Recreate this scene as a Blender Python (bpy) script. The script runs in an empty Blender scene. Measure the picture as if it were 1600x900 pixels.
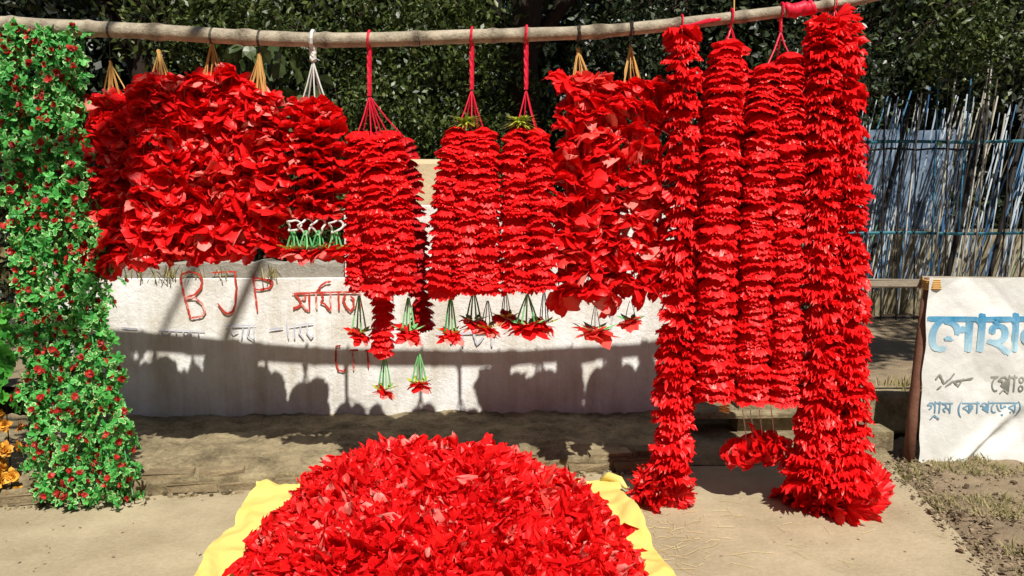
import bpy, bmesh, math, random
import numpy as np
from mathutils import Vector, Matrix, Euler, noise

S = bpy.context.scene
COL = S.collection
rnd = random.Random(7)
PI = math.pi

# ------------------------------------------------------------------ camera
F, T = 1250.0, math.radians(6.4)          # focal length in photo pixels, downward pitch
CAMZ = 1.55
cd = bpy.data.cameras.new("camera"); cam = bpy.data.objects.new("camera", cd); COL.objects.link(cam)
cd.sensor_width = 36; cd.lens = 36 * F / 1600; cd.clip_start = .05; cd.clip_end = 2000
cam.location = (0, 0, CAMZ); cam.rotation_euler = (PI / 2 - T, 0, 0)
S.camera = cam

# ------------------------------------------------------------------ light
SUN = Vector((-.41, 1.25, -1.81)).normalized()     # direction the light travels
w = bpy.data.worlds.new("World"); S.world = w; w.use_nodes = True
nt = w.node_tree; bg = nt.nodes["Background"]
sk = nt.nodes.new("ShaderNodeTexSky"); sk.sky_type = 'NISHITA'; sk.sun_disc = False
sk.sun_elevation = math.asin(-SUN.z); sk.sun_rotation = math.atan2(-SUN.x, -SUN.y)
nt.links.new(sk.outputs[0], bg.inputs[0]); bg.inputs[1].default_value = .05
ld = bpy.data.lights.new("sun", 'SUN'); ld.energy = 5; ld.angle = math.radians(.55); ld.color = (1, .95, .86)
lo = bpy.data.objects.new("sun", ld); COL.objects.link(lo); lo.location = (3, -5, 9)
lo.rotation_euler = SUN.to_track_quat('-Z', 'Y').to_euler()
S.view_settings.view_transform = 'Standard'; S.view_settings.look = 'None'
S.view_settings.exposure = .35; S.view_settings.gamma = 1
S.render.engine = 'CYCLES'
S.cycles.max_bounces = 8; S.cycles.transparent_max_bounces = 8

# ------------------------------------------------------------------ helpers: photo pixel -> place
cT, sT = math.cos(T), math.sin(T)
def ray(px, py):
    u, v = (px - 800) / F, (450 - py) / F
    return Vector((u, cT + v * sT, -sT + v * cT))
def P(px, py, Y):                         # on the upright plane at distance Y
    d = ray(px, py); k = Y / d.y
    return Vector((d.x * k, Y, CAMZ + d.z * k))
def G(px, py, z=0.):                      # on the level at height z
    d = ray(px, py); k = (z - CAMZ) / d.z
    return Vector((d.x * k, d.y * k, z))
def M(n, Y): return n * Y / F             # pixels to metres at distance Y

# ------------------------------------------------------------------ helpers: objects
def tag(o, label=None, cat=None, group=None, kind=None):
    if label: o['label'] = label
    if cat: o['category'] = cat
    if group: o['group'] = group
    if kind: o['kind'] = kind
    return o
def empty(name, loc, label, cat, group=None):
    o = bpy.data.objects.new(name, None); COL.objects.link(o); o.location = loc
    o.empty_display_size = .05
    return tag(o, label, cat, group)
ORG = {}
def org(o):
    v = Vector((0, 0, 0))
    while o is not None:
        v = v + o.location; o = o.parent
    return v
def link(name, me, parent=None, loc=None, rot=None, scale=None):
    o = bpy.data.objects.new(name, me); COL.objects.link(o)
    if parent: o.parent = parent
    if loc is not None: o.location = loc
    if rot is not None: o.rotation_euler = rot
    if scale is not None: o.scale = scale if not isinstance(scale, (int, float)) else (scale,) * 3
    return o
class MB:
    """collects vertices (with a tone) and faces in world coordinates"""
    def __init__(s): s.v = []; s.f = []; s.t = []; s.m = []
    def add(s, vs, fs, tone=.5, mi=0):
        b = len(s.v); s.v += [tuple(x) for x in vs]
        s.t += tone if isinstance(tone, list) else [tone] * len(vs)
        s.f += [tuple(b + i for i in f) for f in fs]; s.m += [mi] * len(fs)
    def tube(s, pts, r, n=6, tone=.5, cap=True, mi=0, tones=None):
        pts = [Vector(p) for p in pts]; rs = r if isinstance(r, (list, tuple)) else [r] * len(pts)
        vs, ts = [], []
        nrm = None
        for i, p in enumerate(pts):
            d = (pts[min(i + 1, len(pts) - 1)] - pts[max(i - 1, 0)])
            d = d.normalized() if d.length > 1e-9 else Vector((0, 0, 1))
            if nrm is None: nrm = d.orthogonal().normalized()
            nrm = (nrm - d * nrm.dot(d)); nrm = nrm.normalized() if nrm.length > 1e-6 else d.orthogonal().normalized()
            b = d.cross(nrm)
            for k in range(n):
                a = 2 * PI * k / n; vs.append(p + (nrm * math.cos(a) + b * math.sin(a)) * rs[i])
                ts.append(tones[i] if tones else tone)
        fs = [(i * n + k, i * n + (k + 1) % n, (i + 1) * n + (k + 1) % n, (i + 1) * n + k) for i in range(len(pts) - 1) for k in range(n)]
        if cap: fs += [tuple(range(n - 1, -1, -1)), tuple((len(pts) - 1) * n + k for k in range(n))]
        s.add(vs, fs, ts, mi)
    def box(s, c, size, rot=0., tilt=0., jit=0., tone=.5, mi=0, rr=rnd):
        hx, hy, hz = [q / 2 for q in size]; R = Euler((tilt, 0, rot)).to_matrix(); c = Vector(c)
        ch = min(hx, hy, hz) * .22
        vs = []
        for z, e in ((-hz, ch), (-hz + ch, 0), (hz - ch, 0), (hz, ch)):
            for x, y in ((-1, -1), (1, -1), (1, 1), (-1, 1)):
                q = Vector((x * (hx - e), y * (hy - e), z)) + Vector([rr.uniform(-jit, jit) for _ in range(3)])
                vs.append(c + R @ q)
        fs = [(3, 2, 1, 0), (12, 13, 14, 15)]
        for i in range(3):
            for k in range(4): fs.append((i * 4 + k, i * 4 + (k + 1) % 4, i * 4 + 4 + (k + 1) % 4, i * 4 + 4 + k))
        s.add(vs, fs, tone, mi)
    def mesh(s, name, mats, o=Vector((0, 0, 0)), smooth=False):
        me = bpy.data.meshes.new(name)
        me.from_pydata([(v[0] - o.x, v[1] - o.y, v[2] - o.z) for v in s.v], [], s.f)
        for m in (mats if isinstance(mats, list) else [mats]): me.materials.append(m)
        if any(s.m): me.polygons.foreach_set('material_index', s.m)
        a = me.attributes.new('tone', 'FLOAT', 'POINT'); a.data.foreach_set('value', s.t)
        if smooth: me.polygons.foreach_set('use_smooth', [True] * len(me.polygons))
        me.update(); return me
    def build(s, name, mats, parent=None, loc=None, smooth=False):
        base = org(parent) if parent else Vector((0, 0, 0))
        L = Vector(loc) if loc is not None else base
        return link(name, s.mesh(name, mats, L, smooth), parent, L - base)

# ------------------------------------------------------------------ materials
def mat(name, c0, c1=None, rough=.6, var='tone', spec=.3, trans=0., tcol=None, nscale=0, namt=.3, bump=0., bscale=40, objvar=0., c2=None, metal=0, fine=0., fscale=70, streak=0.):
    m = bpy.data.materials.new(name); m.use_nodes = True; n = m.node_tree.nodes; l = m.node_tree.links
    b = n['Principled BSDF']; b.inputs['Roughness'].default_value = rough
    b.inputs['Specular IOR Level'].default_value = spec; b.inputs['Metallic'].default_value = metal
    c1 = c1 or c0
    r = n.new('ShaderNodeValToRGB'); r.color_ramp.elements[0].color = (*c0, 1); r.color_ramp.elements[1].color = (*c1, 1)
    if c2:
        e = r.color_ramp.elements.new(.93); e.color = (*c1, 1); r.color_ramp.elements[1].position = .93
        r.color_ramp.elements[2].position = 1; r.color_ramp.elements[2].color = (*c2, 1)
    at = n.new('ShaderNodeAttribute'); at.attribute_name = 'tone'
    fac = at.outputs['Fac']
    tc = n.new('ShaderNodeTexCoord')
    def mad(x, k, y):
        q = n.new('ShaderNodeMath'); q.operation = 'MULTIPLY_ADD'; l.new(x, q.inputs[0]); q.inputs[1].default_value = k
        if isinstance(y, (int, float)): q.inputs[2].default_value = y
        else: l.new(y, q.inputs[2])
        return q.outputs[0]
    if nscale:
        t = n.new('ShaderNodeTexNoise'); t.inputs['Scale'].default_value = nscale; t.inputs['Detail'].default_value = 6; t.inputs['Roughness'].default_value = .65
        l.new(tc.outputs['Object'], t.inputs['Vector']); fac = mad(t.outputs['Fac'], namt * 2, mad(fac, 1, -namt))
    if fine:
        t3 = n.new('ShaderNodeTexNoise'); t3.inputs['Scale'].default_value = fscale; t3.inputs['Detail'].default_value = 4; t3.inputs['Roughness'].default_value = .8
        l.new(tc.outputs['Object'], t3.inputs['Vector']); fac = mad(t3.outputs['Fac'], fine * 2, mad(fac, 1, -fine))
    if streak:
        mp = n.new('ShaderNodeMapping'); mp.inputs['Scale'].default_value = (9, 9, .7); l.new(tc.outputs['Object'], mp.inputs['Vector'])
        t4 = n.new('ShaderNodeTexNoise'); t4.inputs['Scale'].default_value = 1.4; t4.inputs['Detail'].default_value = 5; t4.inputs['Roughness'].default_value = .7
        l.new(mp.outputs[0], t4.inputs['Vector']); fac = mad(t4.outputs['Fac'], streak * 2, mad(fac, 1, -streak))
    if objvar:
        oi = n.new('ShaderNodeObjectInfo'); fac = mad(oi.outputs['Random'], objvar, mad(fac, 1, -objvar / 2))
    l.new(fac, r.inputs[0]); l.new(r.outputs[0], b.inputs['Base Color'])
    if bump:
        t2 = n.new('ShaderNodeTexNoise'); t2.inputs['Scale'].default_value = bscale; t2.inputs['Detail'].default_value = 8; t2.inputs['Roughness'].default_value = .7
        l.new(tc.outputs['Object'], t2.inputs['Vector'])
        bp = n.new('ShaderNodeBump'); bp.inputs['Strength'].default_value = bump; bp.inputs['Distance'].default_value = .02
        l.new(t2.outputs['Fac'], bp.inputs['Height']); l.new(bp.outputs[0], b.inputs['Normal'])
    if trans:
        tr = n.new('ShaderNodeBsdfTranslucent')
        if tcol: tr.inputs[0].default_value = (*tcol, 1)
        else: l.new(r.outputs[0], tr.inputs[0])
        mx = n.new('ShaderNodeMixShader'); mx.inputs[0].default_value = trans
        l.new(b.outputs[0], mx.inputs[1]); l.new(tr.outputs[0], mx.inputs[2]); l.new(mx.outputs[0], n['Material Output'].inputs[0])
    return m

RED = mat('red_petal_cloth', (.68, .004, .007), (.93, .014, .014), rough=.45, spec=.32, trans=.30, objvar=.3, c2=(.95, .27, .23))  # palest tone: pinker petals plus highlights painted into the colour
DRED = mat('shade_red_cloth', (.36, .001, .004), (.62, .004, .008), rough=.55, trans=.15, objvar=.3)  # shaded copy of the red cloth, with the shade put into its colour
CORAL = mat('coral_petal_cloth', (.82, .02, .02), (.90, .09, .07), rough=.45, spec=.32, trans=.28, objvar=.4)
LEAFG = mat('garland_leaf', (.03, .25, .04), (.14, .54, .11), rough=.45, trans=.2, objvar=.35, c2=(.66, .78, .40))
GREENL = mat('bright_green_leaf', (.03, .20, .025), (.12, .46, .06), rough=.4, trans=.25, objvar=.4)
MARI = mat('marigold_petal', (.40, .12, .02), (.85, .45, .05), rough=.6, trans=.15, objvar=.6)
BLOSS = mat('blossom_petal', (.20, .006, .006), (.48, .028, .018), rough=.5, objvar=.4)
TUBE = mat('tail_tube', (.02, .30, .08), (.25, .62, .25), rough=.4, objvar=.3)
RAFF = mat('raffia', (.42, .20, .05), (.72, .45, .15), rough=.7, objvar=.2)
REDC = mat('red_cord', (.55, .004, .03), (.75, .02, .05), rough=.5)
WHITEC = mat('white_plastic_cord', (.6, .6, .56), (.8, .8, .77), rough=.35, trans=.15)
WIRE = mat('dark_wire', (.03, .025, .02), rough=.5)
CORD = mat('garland_thread', (.6, .12, .08), rough=.7)
TUFT = mat('tinsel_tuft', (.25, .30, .03), (.55, .6, .08), rough=.4, trans=.2)
BAMB = mat('bamboo_culm', (.11, .085, .055), (.50, .43, .32), rough=.65, nscale=11, namt=1.1, fine=.4, bump=.6, bscale=60)
WALLM = mat('whitewashed_plaster', (.52, .47, .37), (.84, .845, .84), rough=.85, nscale=2.6, namt=.8, bump=.5, bscale=26, fine=.25, streak=.55)
WALLM.node_tree.nodes['Color Ramp'].color_ramp.elements[1].position = .75
CAPM = mat('weathered_cement', (.16, .15, .12), (.50, .47, .41), rough=.9, nscale=12, namt=.5, bump=.8, bscale=30)
TANM = mat('tan_plaster', (.42, .32, .19), (.62, .50, .32), rough=.85, nscale=5, namt=.3, bump=.3)
BRICKM = mat('worn_brick', (.13, .095, .05), (.36, .285, .17), rough=.9, nscale=11, namt=1., objvar=.35, bump=.9, bscale=28)
LEDGEM = mat('old_mortar', (.11, .085, .045), (.38, .31, .185), rough=.92, nscale=6, namt=1.2, bump=1., bscale=30, fine=.7, fscale=40)
PAVEM = mat('pavement_concrete', (.27, .22, .135), (.465, .39, .26), rough=.85, nscale=2.2, namt=1.0, bump=.4, bscale=34, fine=.55, fscale=45)
SOILM = mat('dry_soil', (.13, .09, .055), (.40, .31, .20), rough=.95, nscale=6, namt=.55, bump=1., bscale=26)
GRASSM = mat('dry_grass', (.10, .11, .03), (.46, .38, .17), rough=.8, trans=.15)
STRAWM = mat('straw', (.5, .38, .16), (.75, .62, .33), rough=.7)
YELM = mat('yellow_plastic_sheet', (.74, .58, .11), (.86, .73, .25), rough=.35, nscale=5, namt=.4, trans=.1, bump=.2, bscale=9)
CLOTHM = mat('banner_cloth', (.66, .66, .62), (.86, .88, .88), rough=.75, nscale=3, namt=1.0, trans=.12, bump=.3, bscale=16, fine=.2)
WOODM = mat('reddish_post_wood', (.09, .035, .022), (.26, .12, .075), rough=.75, nscale=14, namt=.4, bump=.4)
PLANKM = mat('grey_plank', (.18, .15, .11), (.40, .34, .26), rough=.85, nscale=14, namt=.4, bump=.4)
BARK = mat('tree_bark', (.012, .007, .005), (.045, .027, .018), rough=.9, nscale=9, namt=.4, bump=.8, bscale=18)
LF1 = mat('hedge_leaf', (.018, .032, .008), (.095, .13, .028), rough=.42, spec=.4, trans=.2, c2=(.27, .29, .13))  # palest leaves carry glints painted into the colour
LF2 = mat('dark_leaf', (.008, .016, .007), (.040, .058, .020), rough=.4, spec=.5, trans=.12, c2=(.09, .10, .05))  # top tone paints faint glints onto some of the leaves
LF3 = mat('broad_leaf', (.018, .035, .012), (.085, .115, .035), rough=.4, spec=.45, trans=.15, objvar=.5)
REDPAINT = mat('red_wall_paint', (.78, .52, .45), (.52, .05, .03), rough=.85, nscale=26, namt=1.0, fine=.5, fscale=120)
REDPAINT.node_tree.nodes['Color Ramp'].color_ramp.elements[1].position = .45
BLUEPAINT = mat('faded_blue_paint', (.42, .45, .56), (.66, .67, .72), rough=.85, nscale=30, namt=.5)
GREYINK = mat('grey_ink', (.15, .16, .14), (.36, .36, .32), rough=.8, nscale=40, namt=.4)
BLUEINK = mat('pale_blue_ink', (.07, .20, .34), (.22, .38, .50), rough=.8, nscale=40, namt=.4)
RAILM = mat('teal_rail_paint', (.02, .10, .13), (.05, .22, .28), rough=.5, nscale=20, namt=.4)
RUSTM = mat('dark_iron', (.012, .012, .014), (.05, .04, .035), rough=.6, nscale=20)
PICKW = mat('pale_bar_paint', (.45, .44, .38), (.70, .68, .60), rough=.6, nscale=20)
PICKB = mat('blue_bar_paint', (.03, .14, .26), (.08, .28, .42), rough=.5, nscale=20)
STK = [mat('pale_blue_strip', (.38, .47, .58), (.66, .73, .79), rough=.5, objvar=.5),
       mat('blue_strip', (.04, .12, .28), (.12, .28, .45), rough=.5, objvar=.5),
       mat('split_bamboo', (.34, .30, .22), (.64, .60, .50), rough=.7, objvar=.5),
       mat('old_stick', (.05, .04, .035), (.15, .12, .09), rough=.8, objvar=.5),
       mat('green_strip', (.06, .18, .12), (.2, .36, .24), rough=.5, objvar=.5)]
TARPM = mat('weathered_tarpaulin', (.035, .06, .12), (.27, .36, .47), rough=.6, nscale=6, namt=1.1)
STRAWM2 = mat('straw_screen', (.10, .08, .045), (.42, .36, .23), rough=.8, nscale=9, namt=1.1)

# ------------------------------------------------------------------ structure: ground
def sheet(name, fn, xs, ys, m, kind='structure', parent=None, tonef=None):
    b = MB(); nx, ny = len(xs), len(ys)
    vs = [fn(x, y) for y in ys for x in xs]
    b.add(vs, [(j * nx + i, j * nx + i + 1, (j + 1) * nx + i + 1, (j + 1) * nx + i) for j in range(ny - 1) for i in range(nx - 1)],
          [tonef(x, y) for y in ys for x in xs] if tonef else .5)
    o = b.build(name, m, parent, smooth=True)
    if kind: o['kind'] = kind
    return o
def lin(a, b, n): return [a + (b - a) * i / (n - 1) for i in range(n)]
def nz(x, y, z=0., s=1.): return noise.noise(Vector((x * s, y * s, z)))

# low ground sheet to the horizon
sheet('ground', lambda x, y: (x, y, -.06), [-300, -60, -12, -4, 0, 4, 12, 60, 300], [-300, -60, -10, 0, 4, 8, 20, 80, 400], SOILM)
# pavement: right edge follows the soil line
ea, eb = G(1385, 722), G(1565, 905)
def pave_edge(y): return eb.x + (ea.x - eb.x) * (y - eb.y) / (ea.y - eb.y)
def pave(x01, y):
    xr = pave_edge(y) + .05 * nz(0, y, 3, 4) if y < 4.7 else pave_edge(4.7)
    if y < 1.5: xr = pave_edge(1.5)
    x = -12 + (xr + 12) * x01
    return (x, y, .004 * nz(x, y, 1, 1.7))
sheet('pavement', pave, [0, .3, .55, .65, .7, .74, .78, .82, .86, .9, .94, .97, .99, 1], [.9, 1.2] + lin(1.5, 4.9, 40), PAVEM)
ROADM = mat('asphalt', (.035, .034, .032), (.07, .068, .063), rough=.9, nscale=8, namt=.4, bump=.4)
sheet('road', lambda x, y: (x, y, -.05), [-60, -5, 5, 60], [-6, -2, .9], ROADM)  # unseen road, added behind the camera to cut bounced light
# dry soil beside the pavement
sheet('soil_verge', lambda x, y: (x, y, -.035 + .045 * max(0, min(1, (x - pave_edge(max(1.5, min(y, 4.7)))) * 4)) + .03 * nz(x, y, 5, 5) + .02 * nz(x, y, 9, 15)),
      lin(.8, 5, 80), lin(.5, 5.0, 80), SOILM)
# raised earth behind wall and kerb
def bank(x, y):
    return (x, y, .28 + .05 * nz(x, y, 2, 1.3) + .02 * nz(x, y, 4, 6) + (0 if y < 9 else .0))
sheet('earth_bank', bank, lin(-14, -4, 6)[:-1] + lin(-4, 6, 60) + [9, 16, 40], lin(5.32, 9, 30) + [12, 20, 40, 120], SOILM)

# ------------------------------------------------------------------ boundary wall
WA, WB = Vector((-2.4, 5.15, 0)), Vector((1.6, 5.28, 0))
wn = (WB - WA).cross(Vector((0, 0, 1))).normalized()
if wn.y > 0: wn = -wn                       # towards the camera
wdir = (WB - WA).normalized(); wrot = math.atan2(wdir.y, wdir.x)
def W(px, py, off=.0):                      # on the wall's face
    d = ray(px, py); c = Vector((0, 0, CAMZ)); k = (WA + wn * off - c).dot(wn) / d.dot(wn)
    return c + d * k
def wall_block(name, px0, px1, z0, ztop, thick, m, parent, off=0., X0=None, X1=None, rough=.0):
    a = (W(px0, 500, off) if X0 is None else WA + wdir * ((X0 - WA.x) / wdir.x) + wn * off); b = (W(px1, 500, off) if X1 is None else WA + wdir * ((X1 - WA.x) / wdir.x) + wn * off)
    L = (b - a); L.z = 0; n = max(2, int(L.length / .05)); mb = MB()
    prof = [(0, z0)] + [(0, z0 + (ztop - z0) * k / 10) for k in range(1, 11)] + [(-.012, ztop + .006), (-thick, ztop + .006), (-thick, z0)]
    vs = []
    for i in range(n + 1):
        p = a + L * (i / n)
        for q, (o, z) in enumerate(prof):
            j = rough * (noise.noise(Vector((p.x * 9, z * 9, 1))) if q >= 8 else 0)
            bulge = .006 * noise.noise(Vector((p.x * 1.7, z * 2.2, 4)))
            v = p + wn * (o + (bulge if q < 11 else 0)); vs.append((v.x, v.y, z + j + (rough * .6 * noise.noise(Vector((p.x * 25, 1, 1))) if q >= 10 and q < 13 else 0)))
    k = len(prof)
    fs = [(i * k + q, (i + 1) * k + q, (i + 1) * k + q + 1, i * k + q + 1) for i in range(n) for q in range(k - 1)]
    fs += [tuple(range(k)), tuple(n * k + q for q in reversed(range(k)))]
    mb.add(vs, fs, .5)
    return mb.build(name, m, parent)
bw = empty('boundary_wall', W(560, 640), 'low whitewashed plaster wall with red painted letters behind the hanging garlands', 'wall')
zlow, zhigh = W(300, 436).z, W(900, 322).z
wall_block('plaster_face', 70, 541, .05, zlow, .2, WALLM, bw)
wall_block('plaster_face', 541, 1070, .05, zhigh, .2, WALLM, bw)
wall_block('cement_cap', 70, 539, zlow + .008, W(300, 412).z, .17, CAPM, bw, off=-.012, rough=.03)
pl = empty('wall_pillar', W(655, 330, -.24), 'tan plastered pillar top rising behind the white wall between two garland bunches', 'pillar')
mb = MB(); pc = W(655, 250, -.42); mb.box((pc.x, pc.y, (pc.z + .2) / 2), (.36, .3, pc.z - .2), wrot); mb.build('shaft', TANM, pl)
mb = MB(); pc2 = W(650, 290, -.262); mb.box((pc2.x - .01, pc2.y, pc2.z), (.008, .006, .2), wrot); mb.build('joint', CAPM, pl)

def ribbon(mb, pts, wd, off, tone=.5, surf=W):
    """a brush stroke: flat ribbon lying on the wall through photo points"""
    # densify
    q = []
    for i in range(len(pts) - 1):
        for k in range(4): q.append((pts[i][0] + (pts[i + 1][0] - pts[i][0]) * k / 4, pts[i][1] + (pts[i + 1][1] - pts[i][1]) * k / 4))
    q.append(pts[-1]); vs = []; n = len(q)
    for i, p in enumerate(q):
        a, b = q[max(0, i - 1)], q[min(n - 1, i + 1)]; dx, dy = b[0] - a[0], b[1] - a[1]; L = math.hypot(dx, dy) or 1
        h = wd / 2 * (1 + .25 * math.sin(i * 1.7 + p[0])) * (1 if 0 < i < n - 1 else .6)
        vs += [surf(p[0] - dy / L * h, p[1] + dx / L * h, off), surf(p[0] + dy / L * h, p[1] - dx / L * h, off)]
    mb.add(vs, [(2 * i, 2 * i + 1, 2 * i + 3, 2 * i + 2) for i in range(n - 1)], tone)
def cr(x, y): return (180 + x / 4, 400 + y / 4)      # from the enlarged crop
def strokes(lst, wd, off, mat_, parent, name, f=cr):
    mb = MB()
    for i, s in enumerate(lst): ribbon(mb, [f(*p) for p in s], wd, off + .0004 * i, .5 + .3 * math.sin(i * 2.1))
    return mb.build(name, mat_, parent)
strokes([[(405, 130), (430, 240), (455, 330), (470, 390)], [(405, 150), (415, 115), (460, 98), (520, 110), (545, 150), (535, 200), (500, 240), (440, 262)],
         [(440, 262), (500, 262), (545, 300), (562, 345), (545, 375), (470, 390)]], 3.3, .012, REDPAINT, bw, 'painted_letter')
strokes([[(600, 105), (680, 100), (760, 98)], [(745, 98), (758, 200), (750, 300), (735, 345), (705, 362), (680, 350), (640, 295)]], 3.3, .012, REDPAINT, bw, 'painted_letter')
strokes([[(860, 120), (875, 230), (890, 350)], [(865, 140), (920, 140), (985, 165), (965, 200), (900, 212), (875, 210)]], 3.2, .012, REDPAINT, bw, 'painted_letter')
strokes([[(1105, 236), (1250, 230), (1400, 226), (1530, 228)],
         [(1120, 240), (1150, 270), (1165, 300), (1140, 320), (1115, 325), (1120, 335)], [(1165, 300), (1190, 335), (1215, 345)], [(1165, 262), (1185, 275), (1190, 240)], [(1212, 234), (1216, 345)],
         [(1255, 234), (1258, 300), (1262, 335)], [(1258, 228), (1285, 185), (1315, 165), (1350, 160)],
         [(1290, 234), (1300, 262), (1285, 290), (1310, 300), (1345, 345)], [(1345, 232), (1347, 345)],
         [(1395, 230), (1400, 340)], [(1440, 240), (1425, 275), (1445, 320), (1470, 345), (1492, 320), (1490, 270), (1470, 250)], [(1530, 230), (1532, 345)]], 3.2, .012, REDPAINT, bw, 'painted_word')
strokes([[(1380, 560), (1378, 660), (1395, 715), (1430, 722), (1440, 700)], [(1380, 565), (1410, 560)], [(1480, 590), (1490, 650), (1492, 715)], [(1460, 590), (1520, 588)], [(1575, 590), (1585, 700)], [(1555, 592), (1610, 590)]], 2.8, .012, REDPAINT, bw, 'painted_word')
strokes([[(40, 448), (80, 452), (140, 456)], [(270, 460), (560, 470)], [(285, 462), (300, 500), (330, 495), (345, 465)], [(380, 465), (385, 505)], [(420, 470), (440, 505), (470, 470), (475, 508)], [(520, 470), (522, 510)],
         [(690, 440), (880, 432)], [(720, 440), (735, 490), (770, 470)], [(800, 438), (790, 520)], [(840, 436), (825, 500), (870, 530)], [(865, 436), (868, 530)],
         [(960, 460), (1050, 450)], [(1070, 410), (1085, 520)], [(1085, 440), (1240, 420)], [(1120, 440), (1122, 520)], [(1160, 436), (1150, 480), (1180, 518)], [(1200, 430), (1200, 480), (1225, 515), (1240, 490)]], 2.6, .010, BLUEPAINT, bw, 'faded_lettering')
strokes([[(560, 490), (900, 480)], [(620, 488), (640, 540), (680, 500)], [(700, 486), (705, 560)], [(760, 484), (780, 550), (820, 500)], [(860, 482), (862, 560)]], 3.2, .010, BLUEPAINT, bw, 'faded_lettering', f=lambda x, y: (520 + x * .289, 380 + y * .289))
# grass tufts on the cap
def blades(mb, c, n, h, spread, rr, lean=.5, wd=.004, tone=(.2, 1)):
    for _ in range(n):
        p = Vector(c) + Vector((rr.gauss(0, spread), rr.gauss(0, spread * .6), 0)); a = rr.uniform(0, 2 * PI); L = h * rr.uniform(.5, 1.2); ln = lean * rr.uniform(.1, 1)
        t = Vector((math.cos(a) * ln * L, math.sin(a) * ln * L, L)); s = Vector((-math.sin(a), math.cos(a), 0)) * wd
        mid = p + t * .55 + Vector((0, 0, L * .12))
        mb.add([p - s, p + s, mid + s * .7, mid - s * .7, p + t], [(0, 1, 2, 3), (3, 2, 4)], rr.uniform(*tone))
mb = MB()
for px, n in ((262, 34), (300, 12), (425, 20), (210, 12), (350, 8)):
    blades(mb, W(px, 434, .015), n, .09, .035, rnd, .8)
o = mb.build('grass', GRASSM, bw); o['kind'] = 'stuff'

# ------------------------------------------------------------------ brick plinth in front of the wall
LZ = .118
f0, f1, f2 = G(240, 777), G(480, 761), G(985, 738)
def front(x):
    if x < f1.x: return f0.y + (f1.y - f0.y) * (x - f0.x) / (f1.x - f0.x)
    return f1.y + (f2.y - f1.y) * (x - f1.x) / (f2.x - f1.x)
def wally(x): return (WA + wdir * ((x - WA.x) / wdir.x)).y
plin = empty('brick_plinth', (-.6, 4.3, 0), 'worn tan brick plinth with crumbling mortar running along the wall foot', 'plinth')
XE = G(1075, 734).x
mb = MB(); xs = lin(-4.2, XE - .02, 200); ys = lin(0, 1, 44); vs, ts = [], []
for t in ys:
    for x in xs:
        yf = front(x) + .05 + .03 * nz(x, 0, 2, 3); y = yf + (wally(x) + .01 - yf) * t
        z = LZ + .025 * nz(x, y, 3, 2.2) + .020 * nz(x, y, 7, 9) + .014 * nz(x, y, 8, 23) - (.05 * max(0, .12 - t) / .12) + .01 * t
        vs.append((x, y, z)); ts.append(.5 + .25 * nz(x, y, 12, 3))
nx = len(xs)
fs = [(j * nx + i, j * nx + i + 1, (j + 1) * nx + i + 1, (j + 1) * nx + i) for j in range(len(ys) - 1) for i in range(nx - 1)]
prev = 0
for q, zf in enumerate((.085, .06, .035, .01, -.04)):
    b0 = len(vs)
    vs += [(x, front(x) + .024 + .022 * nz(x, zf * 3, 2, 5) + .016 * nz(x, zf, 8, 21), zf + .008 * nz(x, q, 3, 12)) for x in xs]; ts += [.42 + .3 * nz(x, zf, 5, 9) for x in xs]
    fs += [(b0 + i, b0 + i + 1, prev + i + 1, prev + i) for i in range(nx - 1)]; prev = b0
b1 = len(vs); vs += [(XE - .02, front(XE) + .06 + (wally(XE) - front(XE) - .06) * t, -.03) for t in ys]; ts += [.4] * len(ys)
fs += [(b1 + j, b1 + j + 1, (j + 1) * nx + nx - 1, j * nx + nx - 1) for j in range(len(ys) - 1)]
mb.add(vs, fs, ts); mb.build('mortar_bed', LEDGEM, plin, smooth=True)
br = random.Random(3)
brick_me = []
for k in range(6):
    q = MB(); q.box((0, 0, 0), (.25, .10, .066), jit=.011, rr=br); brick_me.append(q.mesh('brick', BRICKM))
for c in range(2):
    x = -4.2 + (.13 if c else 0)
    while x < XE - .14:
        if br.random() < .84:
            yy = front(x + .125); sl = math.atan2(front(x + .2) - front(x), .2)
            link('brick', brick_me[br.randrange(6)], plin, Vector((x + .125, yy + .05 + .035 * c + br.uniform(-.008, .012), .026 + .055 * c + br.uniform(-.005, .005))) - org(plin), (br.uniform(-.03, .03), br.uniform(-.012, .012), sl + br.uniform(-.03, .03)), (br.uniform(.9, 1.02), 1, br.uniform(.66, .78)))
        x += .265
# mortar smears and rubble along the foot
mb = MB()
for _ in range(260):
    x = br.uniform(-3, XE); y = front(x) + br.uniform(-.05, .03); s = br.uniform(.006, .022)
    mb.box((x, y, s * .3), (s * br.uniform(1, 2), s * br.uniform(.8, 1.4), s), br.uniform(0, 3), jit=s * .2, tone=br.random(), rr=br)
o = mb.build('rubble', LEDGEM, plin); o['kind'] = 'stuff'

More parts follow.
